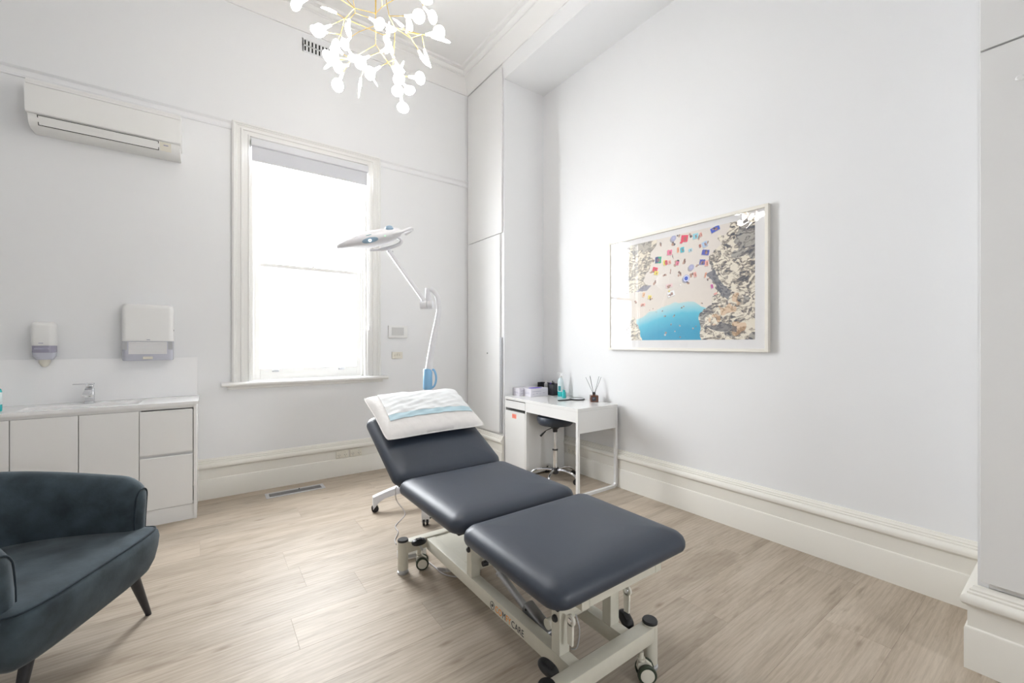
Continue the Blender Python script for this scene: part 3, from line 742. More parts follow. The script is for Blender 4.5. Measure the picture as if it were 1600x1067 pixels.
    for i, (u, v, t, col, w, h) in enumerate(FEAT):
        if h > .005: w, h = w * 1.22, h * 1.22
        a = ((i * 37) % 9 - 4) * .08; du, dv = (U - u) * asp, V - v
        x = (du * math.cos(a) + dv * math.sin(a)) / asp; y_ = -du * math.sin(a) + dv * math.cos(a)
        if t == 'c':
            rr = np.sqrt(du ** 2 + dv ** 2) / (w * asp * .5)
            sx, sy = du + .012, dv + .012
            mixc(np.sqrt(sx ** 2 + sy ** 2) < w * asp * .5, (.25, .24, .30), .7)
            mixc(rr < 1, PAL[col]); 
            if col == 'blue': mixc((rr < .9) & (rr > .62), (.80, .82, .90))
            else: mixc((rr < .35), (.5, .5, .7))
        elif t == 'r':
            mixc((np.abs(x + .003) < w / 2) & (np.abs(y_ + .006) < h / 2), (.30, .26, .26), .5)
            mixc((np.abs(x) < w / 2) & (np.abs(y_) < h / 2), PAL[col])
            if h > .02: mixc((np.abs(x - w * .1) < w * .16) & (np.abs(y_ + h * .05) < h * .28), (.35, .17, .12), .85)
        else:
            q = 4 if t == 'd' else 2
            for j in range(q):
                jx, jy = (rs.rand() - .5) * w * .8, (rs.rand() - .5) * h * .8
                mixc(((x - jx) / (w * .26)) ** 2 + ((y_ - jy) / (h * .26)) ** 2 < 1, PAL[col] if j % 2 == 0 else (.50, .30, .22), .9)
    return np.clip(c, 0, 1)
GW, GH = 430, 300
img = paint(GW, GH)
xs_ = np.linspace(0, 1, GW + 1); zs_ = np.linspace(0, 1, GH + 1)
YY, ZZ = np.meshgrid(2.52 - xs_ * 1.186 - 1.927, 1.325 + zs_ * .833 - 1.7325)
vco = np.stack([np.full(YY.size, -.0186), YY.ravel(), ZZ.ravel()], 1)
ii = np.arange(GH)[:, None] * (GW + 1) + np.arange(GW)[None, :]
q = np.stack([ii, ii + 1, ii + GW + 2, ii + GW + 1], -1).reshape(-1, 4)
me = bpy.data.meshes.new('print'); me.vertices.add(len(vco)); me.vertices.foreach_set('co', vco.ravel())
me.loops.add(q.size); me.loops.foreach_set('vertex_index', q.ravel().astype(np.int32))
me.polygons.add(len(q)); me.polygons.foreach_set('loop_start', np.arange(0, q.size, 4, dtype=np.int32))
me.update(calc_edges=True)
at_ = me.color_attributes.new('ink', 'FLOAT_COLOR', 'CORNER')
cc = np.concatenate([img.reshape(-1, 3), np.ones((GW * GH, 1))], 1); at_.data.foreach_set('color', np.repeat(cc, 4, 0).ravel())
pm = mat('photographic_print', (.5, .5, .5), .5)
an = pm.node_tree.nodes.new('ShaderNodeAttribute'); an.attribute_name = 'ink'
pm.node_tree.links.new(an.outputs['Color'], pm.node_tree.nodes['Principled BSDF'].inputs['Base Color'])
me.materials.append(pm); po = bpy.data.objects.new('print', me); COL.objects.link(po); po.parent = pf
po['label'] = 'aerial beach photograph with turquoise water, rocks and bathers'
# ------------------------------------------------------------ desk in the alcove
dk = thing('desk', 'small glossy white desk with built-in cabinet, standing in the alcove below the picture', 'desk', (0, 0, 0))
DX0, DX1, DY0, DY1 = 2.490, 2.990, 2.500, 3.562
DC = 3.213
B().box(DX0, DX1, DY0, DY1, .722, .750, .0015, 1).build('desktop', 'desk', dk, 30)
B().box(DX0 + .001, DX0 + .017, DY0 + .0245, DC - .012, .632, .7215).build('apron', 'desk', dk, 0)
B().box(DX0 + .0245, DX1 - .0245, DY0 + .001, DY0 + .017, .540, .7215).build('side_panel', 'desk', dk, 0)
B().box(DX1 - .015, DX1, DY0 + .0245, DC - .012, .50, .7215).build('back_panel', 'desk', dk, 0)
b = B(); b.box(DX0 + .002, DX1, DC - .012, DC + .004, .02, .7215); b.box(DX0 + .002, DX1, DY1 - .016, DY1, .0, .7215)
b.box(DX1 - .010, DX1, DC + .004, DY1 - .016, .02, .7215); b.box(DX0 + .004, DX1 - .01, DC + .004, DY1 - .016, .02, .04)
b.box(DX0 + .004, DX1 - .01, DC + .004, DY1 - .016, .585, .60); b.build('cabinet_body', 'desk', dk, 0)
B().box(DX0, DX0 + .016, DC + .006, DY1 - .018, .640, .714, .001, 1).build('drawer', 'desk', dk, 30)
dd = B().box(DX0, DX0 + .016, DC + .006, DY1 - .018, .030, .612, .001, 1).build('door', 'desk', dk, 30)
B().box(DX0 - .001, DX0 - .0002, 3.360, 3.430, .543, .586).build('sticker', 'coral', dk, 0, 'small coral sticker')
for yy in (.574, .566, .558): B().box(DX0 - .0014, DX0 - .001, 3.375, 3.418, yy - .001, yy + .001).build('sticker_print', 'stickerink', dd, 0)
b = B(); yl = DY0 + .012
arc = lambda cx, cz, r, a0, a1: [(cx + r * math.cos(a), cz + r * math.sin(a)) for a in [a0 + (a1 - a0) * i / 6 for i in range(7)]]
r_ = .035
pth = [(DX0 + .012, .722), (DX0 + .012, .10)] + arc(DX0 + .012 + r_, .012 + r_, r_, PI, 1.5 * PI) + arc(DX1 - .042 - r_, .012 + r_, r_, 1.5 * PI, 2 * PI) + [(DX1 - .042, .36), (DX1 - .012, .42), (DX1 - .012, .722)]
pth = [(DX0 + .012, .722)] + arc(DX0 + .012 + r_, .012 + r_, r_, PI, 1.5 * PI) + arc(DX1 - .012 - r_, .012 + r_, r_, 1.5 * PI, 2 * PI) + [(DX1 - .012, .722)]
rings = []
for i, (x, z) in enumerate(pth):
    a = Vector(pth[max(i - 1, 0)]); c_ = Vector(pth[min(i + 1, len(pth) - 1)]); d = (c_ - a).normalized(); nn = Vector((-d.y, d.x))
    rings.append([(x + nn.x * s1 * .012, yl + s2 * .012, z + nn.y * s1 * .012) for s1, s2 in ((-1, -1), (1, -1), (1, 1), (-1, 1))])
b.ring_loft(rings); b.build('leg_frame', 'desk', dk, 30)

def card_box(lab, x0, x1, y0, y1, lid, z0=.750, h=.083):
    t = thing('card_box', lab, 'box', (x0, y0, z0), 0)
    w, d = x1 - x0, y1 - y0
    B().box(0, w, 0, d, 0, h, .001, 1).build('carton', 'box', t, 0)
    if lid:
        b = B(); b.lathe([(.0, 0), (1, 0), (1, .0006), (0, .0006)], (w * .45, d * .5, h), sx=w * .36, sy=d * .40); b.build('printed_lid', 'purple', t, 0, 'violet oval print')
    b = B()
    b.box(-.0006, 0, d * .25, d * .86, h * .50, h * .53); b.box(-.0006, 0, d * .18, d * .90, h * .36, h * .40)
    for k in range(4): b.box(w * (.1 + .2 * k), w * (.22 + .2 * k), -.0006, 0, h * (.30 + .08 * (k % 2)), h * (.33 + .08 * (k % 2)))
    b.box(w * .08, w * .60, -.0006, 0, h * .62, h * .66); b.build('print_lines', 'greyprint', t, 0)
    return t
card_box('lilac-white card box with violet oval on its lid, nearer the desk front', 2.655, 2.885, 3.335, 3.450, True)
card_box('lilac-white card box against the alcove panel, behind the violet-topped box', 2.600, 2.830, 3.455, 3.568, False)
og = thing('desk_organiser', 'charcoal desk organiser with pen cup behind the card boxes', 'organiser', (0, 0, 0))
b = B(); b.box(2.925, 2.995, 3.30, 3.55, .7502, .756); b.box(2.988, 2.995, 3.29, 3.555, .756, .872); b.box(2.925, 2.931, 3.375, 3.55, .756, .80); b.box(2.925, 2.995, 3.548, 3.555, .756, .872)
b.build('tray', 'charcoal', og, 0)
b = B(); q0 = rrect(.036, .040, .008)
b.ring_loft([[(2.948 + p, 3.325 + q, z) for p, q in rrect(.036 - i, .040 - i, .008)] for z, i in ((.756, 0), (.868, 0), (.868, .003), (.760, .003))]); b.build('pen_cup', 'charcoal', og, 30)
pn = thing('pens', 'blue and black pens standing in the charcoal cup', 'pens', (2.948, 3.325, .762))
for i, (dx, dy, m_) in enumerate(((-.012, .015, 'purple'), (.010, .004, 'purple'), (-.008, -.016, 'black'), (.014, .022, 'black'))):
    b = B(); b.cyl((dx * .5, dy * .5, .001), (dx * 1.4, dy * 1.4, .118 + .006 * i), .0042, n=10); b.build('pen', m_, pn)
pump_bottle('hand_gel_bottle', 'tall teal hand gel pump bottle on the desk beside the pen cup', (2.935, 3.195, .750), math.radians(-70), .250, .032, 'label')
t = thing('gel_bottle', 'tiny bright teal bottle on the desk just in front of the tall pump bottle', 'bottle', (2.885, 3.090, .750))
b = B(); b.lathe([(.019, 0), (.021, .003), (.021, .055), (.015, .064)], (0, 0, 0)); b.build('bottle_body', 'gel', t)
b = B(); b.lathe([(.013, .064), (.013, .080), (.011, .082)], (0, 0, 0)); b.build('cap', 'gel', t)
t = thing('cotton_bud_holder', 'small clear holder behind the charcoal organiser', 'holder', (2.965, 3.46, .757))
b = B(); b.lathe([(.018, 0), (.020, .004), (.020, .105), (.012, .112), (.010, .135), (.006, .137)], (0, 0, 0)); b.build('holder_body', 'plast', t)
hm = thing('hand_mirror', 'black-rimmed round hand mirror lying flat on the desk', 'mirror', (2.905, 2.925, .750), math.radians(172))
b = B(); b.lathe([(.068, 0), (.074, .003), (.074, .009), (.070, .012), (.066, .012), (.066, .009)], (0, 0, 0), n=36)
b.build('rim', 'black', hm)
b = B(); b.lathe([(.0655, .0095), (.0655, .0105)], (0, 0, 0), n=36); b.build('mirror_disc', 'mirror', hm)
b = B(); rings = []
for i in range(9):
    f = i / 8; x = .070 + f * .15; w = .010 + .005 * math.sin(f * PI) + .004 * f; h = .0055
    rings.append([(x, w * math.cos(a), .006 + h * math.sin(a)) for a in [2 * PI * k / 12 for k in range(12)]])
b.ring_loft(rings); b.build('handle', 'black', hm)
rd = thing('reed_diffuser', 'amber glass reed diffuser with black sticks on the desk corner', 'diffuser', (2.930, 2.730, .750), math.radians(-36))
b = B(); b.ring_loft([[(p, q, z) for p, q in rrect(.037 - i, .037 - i, .010)] for z, i in ((0, .002), (.003, 0), (.058, 0), (.064, .004))]); b.ring_loft([[(.014 * math.cos(a), .014 * math.sin(a), z) for a in [2 * PI * k / 20 for k in range(20)]] for z in (.062, .072)])
b.build('glass_bottle', 'amber', rd, 40)
b = B(); b.lathe([(.015, .070), (.015, .090), (.013, .091)], (0, 0, 0)); b.build('collar', 'black', rd)
B().box(-.026, .012, -.0385, -.037, .012, .050, .0005, 1).build('wrap_label', 'ink', rd, 0)
for k, z in enumerate((.040, .034, .028)): B().box(-.020, .004 - k * .004, -.0392, -.0384, z, z + .002).build('label_print', 'greyprint', rd, 0)
for i, (dx, dy) in enumerate(((-.075, .01), (-.042, -.02), (-.032, .025), (.052, .015), (.066, -.01))):
    B().cyl((dx * .02, dy * .02, .062), (dx, dy, .255 - abs(dx) * .35), .0016, n=6).build('reed', 'black', rd)

# ------------------------------------------------------------ stool under the desk
st = thing('stool', 'round slate vinyl stool on chrome castor base, pushed under the desk', 'stool', (2.672, 2.985, 0), math.radians(0))
b = B(); b.lathe([(.10, .520), (.150, .528), (.168, .545), (.172, .568), (.172, .590), (.165, .606), (.14, .612), (.05, .614)], (0, 0, 0), n=40); b.build('seat', 'leather', st, 50)
b = B(); b.lathe([(.022, .455), (.024, .48), (.05, .505), (.07, .519)], (0, 0, 0)); b.build('seat_plate', 'black', st)
b = B(); b.lathe([(.016, .28), (.016, .46)], (0, 0, 0)); b.build('piston', 'chrome', st)
b = B(); b.lathe([(.024, .115), (.024, .285)], (0, 0, 0)); b.build('column', 'chrome', st)
b = B(); b.lathe([(.027, .283), (.027, .292), (.018, .294)], (0, 0, 0)); b.build('column_collar', 'black', st)
b = B(); b.lathe([(.030, .060), (.036, .068), (.036, .112), (.030, .120)], (0, 0, 0)); b.build('hub', 'black', st)
b = B(); b.tube(smoothpath([(-.02, .0, .500), (-.08, .025, .478), (-.095, .03, .468)], 4), .004, 8); b.tube([(-.095, .03, .468), (-.145, .045, .425)], [.006, .0105], 10); b.build('lever', 'black', st)
for k in range(5):
    a = math.radians(-75 + 72 * k); d = Vector((math.cos(a), math.sin(a), 0))
    p = [d * .03 + Vector((0, 0, .098)), d * .10 + Vector((0, 0, .104)), d * .17 + Vector((0, 0, .095)), d * .215 + Vector((0, 0, .075)), d * .228 + Vector((0, 0, .058))]
    leg = B().tube(smoothpath(p, 4), .0125, 10).build('base_arm', 'chrome', st)
    b = B(); c0 = d * .228; n_ = Vector((-d.y, d.x, 0))
    for s_ in (-1, 1): b.cyl(c0 + n_ * s_ * .004 + Vector((0, 0, .024)), c0 + n_ * s_ * .016 + Vector((0, 0, .024)), .024, n=18)
    b.lathe([(.012, .046), (.012, .060)], c0); b.build('castor', 'black', leg)

# ------------------------------------------------------------ treatment couch
cg = thing('treatment_couch', 'slate-blue vinyl three-section treatment couch on a cream steel base, centre of room', 'treatment couch', (0, 0, 0))
def cushion(name, hx, hy, t, r=.06, puff=.012):
    b = B(); rings = []
    lay = [(.014, 0, 0), (.004, .004, 0), (0, .014, 0), (.0, .028, 0), (.006, .042, 0), (.018, .053, 0), (.036, .061, 0), (.062, .0665, 0), (.10, .0695, 0), (.16, .071, 0), (.23, .0715, 0)]
    k = t / .0715
    for ins, z, _ in lay:
        rings.append([(p, q, z * k) for p, q in rrect(hx - ins, hy - min(ins, hy - .01), max(r - ins * .6, .012), 9)])
    b.ring_loft(rings); return b.build(name, 'leather', cg, 60)
CX = 1.158
fc = cushion('foot_cushion', .348, .292, .078); fc.location = (CX, 1.190, .508)
sc = cushion('seat_cushion', .348, .330, .078); sc.location = (CX, 1.838, .508)
BA = math.radians(26)
bc = cushion('back_cushion', .348, .305, .078); bc.location = (CX, 2.190 + .305 * math.cos(BA) + .0, .512 + .305 * math.sin(BA)); bc.rotation_euler = (BA, 0, 0)
# upholstered seams and board edges between sections
for nm, yc in (('base_board', 1.190), ('base_board', 1.838)):
    hy = .282 if yc < 1.5 else .320
    B().box(CX - .318, CX + .318, yc - hy + .02, yc + hy - .01, .497, .5085, .003, 1).build(nm, 'black', cg, 30)
bb_ = B().box(-.318, .318, -.285, .275, -.012, .0005, .003, 1).build('base_board', 'black', cg, 30); bb_.location = bc.location; bb_.rotation_euler = bc.rotation_euler
# platform frame
b = B()
for x in (.95, 1.33): b.box(x, x + .035, .935, 1.47, .455, .496, .002, 1)
for y in (.936, 1.434): b.box(.9852, 1.3298, y, y + .035, .456, .495, .002, 1)
b.build('platform_frame', 'cream_metal', cg, 30)
b = B()
for x in (.95, 1.33): b.box(x, x + .035, 1.53, 2.16, .455, .496, .002, 1)
for y in (1.531, 2.119): b.box(.9852, 1.3298, y, y + .035, .456, .495, .002, 1)
b.build('platform_frame', 'cream_metal', cg, 30)
mt = Matrix.Translation(bc.location) @ Matrix.Rotation(BA, 4, 'X')
b = B()
for x in (-.21, .175): b.box(x, x + .035, -.30, .22, -.045, -.012, .002, 1, mt)
b.box(-.21, .21, .19, .225, -.045, -.012, .002, 1, mt); b.build('back_frame', 'cream_metal', cg, 30)
# chassis
RW = .05; RL, RR = 1.022, 1.296
for x in (RL, RR): B().box(x, x + RW, 1.065, 2.250, .110, .170, .003, 2).build('side_rail', 'cream_metal', cg, 30)
PX0, PX1, PY0, PY1 = .892, 1.437, 1.037, 2.282
for y in (PY0, PY1): B().box(PX0, PX1, y - .027, y + .027, .115, .175, .003, 2).build('crossbar', 'cream_metal', cg, 30)
for x in (PX0, PX1):
    for y in (PY0, PY1):
        p = B().lathe([(.026, .022), (.029, .024), (.029, .180)], (x, y, 0)).build('foot_post', 'cream_metal', cg)
        B().lathe([(.030, .180), (.030, .187), (.027, .191)], (x, y, 0)).build('post_cap', 'black', p)
        b = B(); b.lathe([(.030, .0), (.031, .004), (.031, .012), (.028, .014)], (x, y, 0)); b.lathe([(.027, .014), (.027, .022)], (x, y, 0)); b.build('levelling_foot', 'alu', p)
B().box(RL + RW + .001, RR - .001, 1.90, 2.252, .158, .166).build('cover_plate', 'cream_metal', cg, 0)
B().box(RL + RW + .001, RR - .001, 1.865, 1.8998, .118, .166, .002, 1).build('cross_member', 'cream_metal', cg, 30)
for x in (RL, RR):
    for y in (1.118, 1.742):
        c_ = B().box(x, x + RW, y, y + .045, .170, .340, .002, 1).build('column', 'cream_metal', cg, 30)
        for z in (.300,):
            for s_ in (-1, 1):
                b = B(); px_ = x + RW / 2 + s_ * (RW / 2)
                b.lathe([(.013, 0), (.013, .006), (.009, .011), (.003, .012)], (px_, y + .022, z), (s_, 0, 0), 16); b.build('bolt_cap', 'black', c_)
        B().box(x - .001, x + RW + .001, y - .001, y + .046, .340, .347, .002, 1).build('column_pad', 'black', c_, 30)
b = B()
for y in (1.118, 1.742): b.box(RL + RW - .002, RR + .002, y + .004, y + .040, .302, .338, .002, 1)
b.build('column_beam', 'cream_metal', cg, 30)
# lifting linkage between chassis and platform
for x, dx in ((RL + RW + .006, .008), (RR - .014, .008)):
    for y in (1.14, 1.764):
        b = B(); b.prism([(y - .02, .300), (y + .02, .280), (y + .15, .44), (y + .15, .47), (y + .08, .47)], lambda q, z: (x, q, z), lambda q, z: (x + dx, q, z)); b.build('link_plate', 'cream_metal', cg, 0)
B().box(1.150, 1.195, 1.22, 1.86, .205, .255, .003, 2).build('lift_arm', 'cream_metal', cg, 30)
b = B(); b.cyl((RL + RW, 1.245, .200), (RR, 1.245, .200), .020); b.build('cross_tube', 'cream_metal', cg)
b = B(); b.cyl((RL + RW, 1.79, .230), (RR, 1.79, .230), .018); b.build('cross_tube', 'cream_metal', cg)
# actuator
b = B(); p0, p1, p2 = Vector((1.108, 1.700, .245)), Vector((1.108, 1.63, .222)), Vector((1.108, 1.425, .158))
b.cyl(p0, p1, .008); b.cyl(p1, p2, .0165); b.cyl(p1, p1 + (p2 - p1) * .05, .019); act = b.build('actuator', 'alu', cg)
b = B(); b.cyl((1.085, 1.70, .245), (1.06, 1.70, .245), .014, .012); b.build('bolt_cap', 'black', act)
mh = Matrix.Translation((1.108, 1.335, .128)) @ Matrix.Rotation(math.radians(17), 4, 'X')
b = B(); b.box(-.026, .026, -.070, .095, -.045, .045, .012, 3, mh); b.build('motor_housing', 'grey_metal', act)
b = B()
for dy, dz in ((.07, .03), (.07, -.03), (-.04, .03), (-.04, -.03)):
    q = mh @ Vector((-.026, dy, dz)); b.cyl(q, q + Vector((-.003, 0, 0)), .005, n=10)
b.build('screws', 'black', act)
b = B(); b.cyl((1.075, 1.225, .118), (1.15, 1.225, .118), .012); b.build('pivot_pin', 'black', act)
b = B(); b.tube(smoothpath([(1.12, 1.72, .25), (1.12, 1.76, .20), (1.13, 1.80, .19), (1.16, 1.86, .22)], 5), .003, 8); b.build('actuator_lead', 'greyplast', act)
# castors, brake pedals
def couch_castor(x, y, side, yaw):
    t = bpy.data.objects.new('castor', None); COL.objects.link(t); t.parent = cg; t.location = (x, y, 0); t.rotation_euler = (0, 0, yaw)
    b = B(); b.lathe([(.010, .075), (.010, .112)], (0, .018, 0)); b.lathe([(.016, .080), (.016, .088)], (0, .018, 0))
    pr_ = [(.0, .078), (.030, .072), (.034, .05), (.026, .036), (-.02, .038), (-.024, .06)]
    b.prism(pr_, lambda y_, z: (-.010, y_, z), lambda y_, z: (.010, y_, z)); b.build('housing', 'cream_metal', t, 30)
    for s_ in (-1, 1):
        b = B(); b.lathe([(.025, 0), (.034, .001), (.036, .005), (.036, .014), (.033, .017), (.026, .017)], (s_ * .011, 0, .036), (s_, 0, 0), 28); b.build('tyre', 'tyre', t)
        b = B(); b.lathe([(.026, .010), (.0265, .018), (.018, .020), (.006, .018)], (s_ * .011, 0, .036), (s_, 0, 0), 24); b.build('wheel_disc', 'creamplast', t)
    return t
def pedal(x, y, z, tilt, yaw):
    b = B(); rings = []
    for i in range(13):
        a = -PI / 2 + PI * i / 12; r = math.cos(a) ** .55; zz = math.sin(a)
        rings.append([(.026 * r * math.copysign(abs(math.cos(t)) ** .8, math.cos(t)), .042 * r * math.copysign(abs(math.sin(t)) ** .9, math.sin(t)), .016 * zz) for t in [2 * PI * k / 24 for k in range(24)]])
    b.ring_loft(rings)
    o = b.build('brake_pedal', 'black', cg, 60); o.location = (x, y, z); o.rotation_euler = (tilt, 0, yaw)
    b = B(); b.box(-.012, .012, -.016, .016, .0155, .0185, .001, 1); b.build('tread', 'dark', o, 30)
    b = B(); b.cyl((0, 0, -.012), (0, -.02, -.05), .006, n=10); b.build('pedal_stem', 'alu', o)
couch_castor(1.365, 1.004, 1, math.radians(52)); couch_castor(.965, 1.004, 1, math.radians(52))
couch_castor(1.000, 2.262, 1, math.radians(68)); couch_castor(1.345, 2.262, 1, math.radians(60))
pedal(1.385, 1.115, .170, math.radians(22), math.radians(-20)); pedal(.958, 1.105, .168, math.radians(22), math.radians(20))
pedal(.955, 2.205, .186, math.radians(0), math.radians(86)); pedal(1.40, 2.20, .180, math.radians(0), math.radians(84))
# lever arms with rollers beside the columns
for x, s_ in ((RL - .012 + .03, -1), (RR + RW + .004, 1)):
    yy = 1.085
    b = B(); b.prism([(yy - .011, .225), (yy + .012, .225), (yy + .014, .30), (yy - .014, .30)], lambda q, z: (x + (.0 if s_ < 0 else .0), q, z), lambda q, z: (x + .009, q, z))
    b.lathe([(.018, 0), (.020, .002), (.020, .010), (.018, .012)], (x, yy, .312), (1, 0, 0), 20); lv = b.build('lever', 'creamplast', cg, 40)
    b = B(); b.lathe([(.010, -.003), (.011, -.001), (.011, .014), (.010, .016)], (x, yy, .312), (1, 0, 0), 16); b.build('roller', 'chrome', lv)
b = B(); b.tube(smoothpath([(1.085, 1.10, .31), (1.09, 1.085, .26), (1.08, 1.088, .20), (1.083, 1.12, .172)], 5), .0022, 6); b.build('control_lead', 'greyplast', cg)
# lettering on the left side rail
def lettering(txt, y0, zc, h, m_):
    cu = bpy.data.curves.new('lettering', 'FONT'); cu.body = txt; cu.size = 1.; cu.extrude = .012; cu.space_character = 1.05
    ob = bpy.data.objects.new('tmp', cu); COL.objects.link(ob); bpy.context.view_layer.update()
    me = bpy.data.meshes.new_from_object(ob.evaluated_get(bpy.context.evaluated_depsgraph_get())); bpy.data.objects.remove(ob)
    xs2 = [v.co.x for v in me.vertices]; zs2 = [v.co.y for v in me.vertices]; w = max(xs2); hh = max(zs2)
    s_ = h / hh
    for v in me.vertices: v.co = Vector((RL - .0001 - (v.co.z + .012) * .03, y0 - v.co.x * s_ * .86, zc + (v.co.y - hh / 2) * s_))
    me.materials.clear(); me.materials.append(M[m_]); o = bpy.data.objects.new('lettering', me); COL.objects.link(o); o.parent = cg
    return y0 - w * s_ * .86
y_ = lettering('CO', 1.535, .134, .027, 'orange') - .003
y_ = lettering('M', y_, .134, .027, 'ink') - .003
y_ = lettering('FY', y_, .134, .027, 'orange') - .003
y_ = lettering('CARE', y_, .134, .027, 'ink')
b = B(); b.tube([(RL - .0008, 1.558 + .015 * math.cos(a), .134 + .017 * math.sin(a)) for a in [2 * PI * k / 24 for k in range(24)]], .0012, 6, closed=True)
b.lathe([(0, 0), (.006, 0), (.006, .0012), (0, .0012)], (RL, 1.558, .134), (-1, 0, 0), 14); b.build('emblem', 'ink', cg)

# ------------------------------------------------------------ pillow and paper sheet on the back section
PLX, PLY = .345, .235
mp_ = Matrix.Translation((1.170, 2.608, .742 + .088)) @ Matrix.Rotation(math.radians(25.5), 4, 'X') @ Matrix.Rotation(math.radians(1.5), 4, 'Z')
mp_ = Matrix.Translation(Vector((0, -math.sin(math.radians(25.5)), math.cos(math.radians(25.5)))) * .012) @ mp_
def pil(u, v, side, off=0.):
    e = max(0., (1 - abs(u) ** 3.2)) * max(0., (1 - abs(v) ** 3.0))
    th = .056 * e ** .45 + off
    pin = 1 - .055 * (1 - abs(u)) ** 1 * 0
    rc = 1 - .040 * abs(u) ** 7 * abs(v) ** 7
    x = u * PLX * (1 - .035 * (1 - v * v) * abs(u) ** 2) * rc; y = v * PLY * (1 - .045 * (1 - u * u)) * rc
    wr = .0016 * math.sin(u * 23 + v * 9) * e + .0014 * math.sin(v * 31 - u * 12) * e
    return mp_ @ Vector((x, y, side * th * (1. if side > 0 else .45) + (wr if side > 0 else 0)))
pl = thing('pillow', 'white cotton pillow lying on the raised back section of the couch', 'pillow', (0, 0, 0))
NU, NV = 44, 32
b = B(); top = [[b.bm.verts.new(pil(-1 + 2 * i / NU, -1 + 2 * j / NV, 1)) for i in range(NU + 1)] for j in range(NV + 1)]
bot = [[top[j][i] if i in (0, NU) or j in (0, NV) else b.bm.verts.new(pil(-1 + 2 * i / NU, -1 + 2 * j / NV, -1)) for i in range(NU + 1)] for j in range(NV + 1)]
for j in range(NV):
    for i in range(NU):
        b.bm.faces.new((top[j][i], top[j][i + 1], top[j + 1][i + 1], top[j + 1][i])); b.bm.faces.new((bot[j][i], bot[j + 1][i], bot[j + 1][i + 1], bot[j][i + 1]))
b.build('pillow_case', 'cotton', pl, 80)
b = B(); pp = []
for i in range(40): pp.append(pil(-1 + 2 * i / 40, -1, 1))
for i in range(28): pp.append(pil(1, -1 + 2 * i / 28, 1))
for i in range(40): pp.append(pil(1 - 2 * i / 40, 1, 1))
for i in range(28): pp.append(pil(-1, 1 - 2 * i / 28, 1))
b.tube(pp, .0035, 8, closed=True); b.build('piping', 'cotton', pl, 80)
sh = thing('paper_sheet', 'crinkled white protective sheet with pale blue lower border, draped over the pillow', 'sheet', (0, 0, 0))
def sheet_part(name, m_, u0, u1, v0, v1, nu, nv, amp, off):
    b = B(); rs = random.Random(3)
    def P(u, v, o):
        w = amp * (.9 * math.sin(u * 9 + v * 5) * math.sin(v * 7 - u * 3) + .7 * abs(math.sin(u * 6.5 - v * 8 + 1.2)) ** 3 + .5 * math.sin(u * 27 + v * 13) * math.sin(u * 5))
        uu = u + .05 * (v - .2)
        return pil(uu, v, 1, off + o) + (mp_.to_3x3() @ Vector((0, 0, w)))
    t = [[b.bm.verts.new(P(u0 + (u1 - u0) * i / nu, v0 + (v1 - v0) * j / nv, .0012)) for i in range(nu + 1)] for j in range(nv + 1)]
    q = [[b.bm.verts.new(P(u0 + (u1 - u0) * i / nu, v0 + (v1 - v0) * j / nv, .0)) for i in range(nu + 1)] for j in range(nv + 1)]
    for j in range(nv):
        for i in range(nu):
            b.bm.faces.new((t[j][i], t[j][i + 1], t[j + 1][i + 1], t[j + 1][i])); b.bm.faces.new((q[j][i], q[j + 1][i], q[j + 1][i + 1], q[j][i + 1]))
    for i in range(nu):
        b.bm.faces.new((t[0][i], q[0][i], q[0][i + 1], t[0][i + 1])); b.bm.faces.new((t[nv][i], t[nv][i + 1], q[nv][i + 1], q[nv][i]))
    for j in range(nv):
        b.bm.faces.new((t[j][0], t[j + 1][0], q[j + 1][0], q[j][0])); b.bm.faces.new((t[j][nu], q[j][nu], q[j + 1][nu], t[j + 1][nu]))
    return b.build(name, m_, sh, 60)
sheet_part('sheet_panel', 'sheet', -.80, .93, -.235, .985, 50, 34, .0032, .0045)
sheet_part('border_strip', 'bluestrip', -.80, .93, -.47, -.24, 50, 6, .0012, .0045)

# ------------------------------------------------------------ magnifier lamp on a castor stand
ml = thing('magnifier_lamp', 'white magnifier lamp on a castored star base with blue grip, behind the couch', 'lamp', (1.440, 3.150, 0))
LB = Vector((1.440, 3.150, 0))
angs = [math.atan2(3.237 - 3.150, 1.022 - 1.440), math.atan2(2.767 - 3.150, 1.248 - 1.440)]
a0 = angs[0]; stp = (angs[1] + 2 * PI - a0) if angs[1] < a0 else angs[1] - a0
al = [a0, a0 + stp] + [a0 + stp + (2 * PI - stp) * k / 4 for k in (1, 2, 3)]
for k, a in enumerate(al):
    d = Vector((math.cos(a), math.sin(a), 0)); n_ = Vector((-d.y, d.x, 0)); R = .425 if k < 2 else .40
    rings = []
    for i in range(11):
        f = i / 10; r = .03 + (R - .03) * f; zt_ = .205 - .085 * f ** 1.7; th = .070 - .026 * f + (.052 * max(0, (f - .86) / .14)); w = .032 - .006 * f
        if f > .86: w += .002
        rings.append([d * r + n_ * (s1 * w) + Vector((0, 0, z)) for s1, z in ((-1, zt_ - th), (-1, zt_ - .008), (-.72, zt_), (.72, zt_), (1, zt_ - .008), (1, zt_ - th))])
    arm = B().ring_loft(rings).build('base_arm', 'white_metal', ml, 50)
    c0 = d * (R - .016); b = B()
    for s_ in (-1, 1): b.cyl(c0 + n_ * s_ * .005 + Vector((0, 0, .026)), c0 + n_ * s_ * .020 + Vector((0, 0, .026)), .026, n=20)
    b.lathe([(.014, .04), (.014, .062)], c0); b.build('castor', 'black', arm)
    if k == 1: b = B(); b.box(-.006, .006, 0, .045, 0, .007, .002, 1, Matrix.Translation(c0 + n_ * .0 + Vector((0.02, -.01, .040))) @ Matrix.Rotation(-1.1, 4, 'Z')); b.build('brake_tab', 'black', arm)
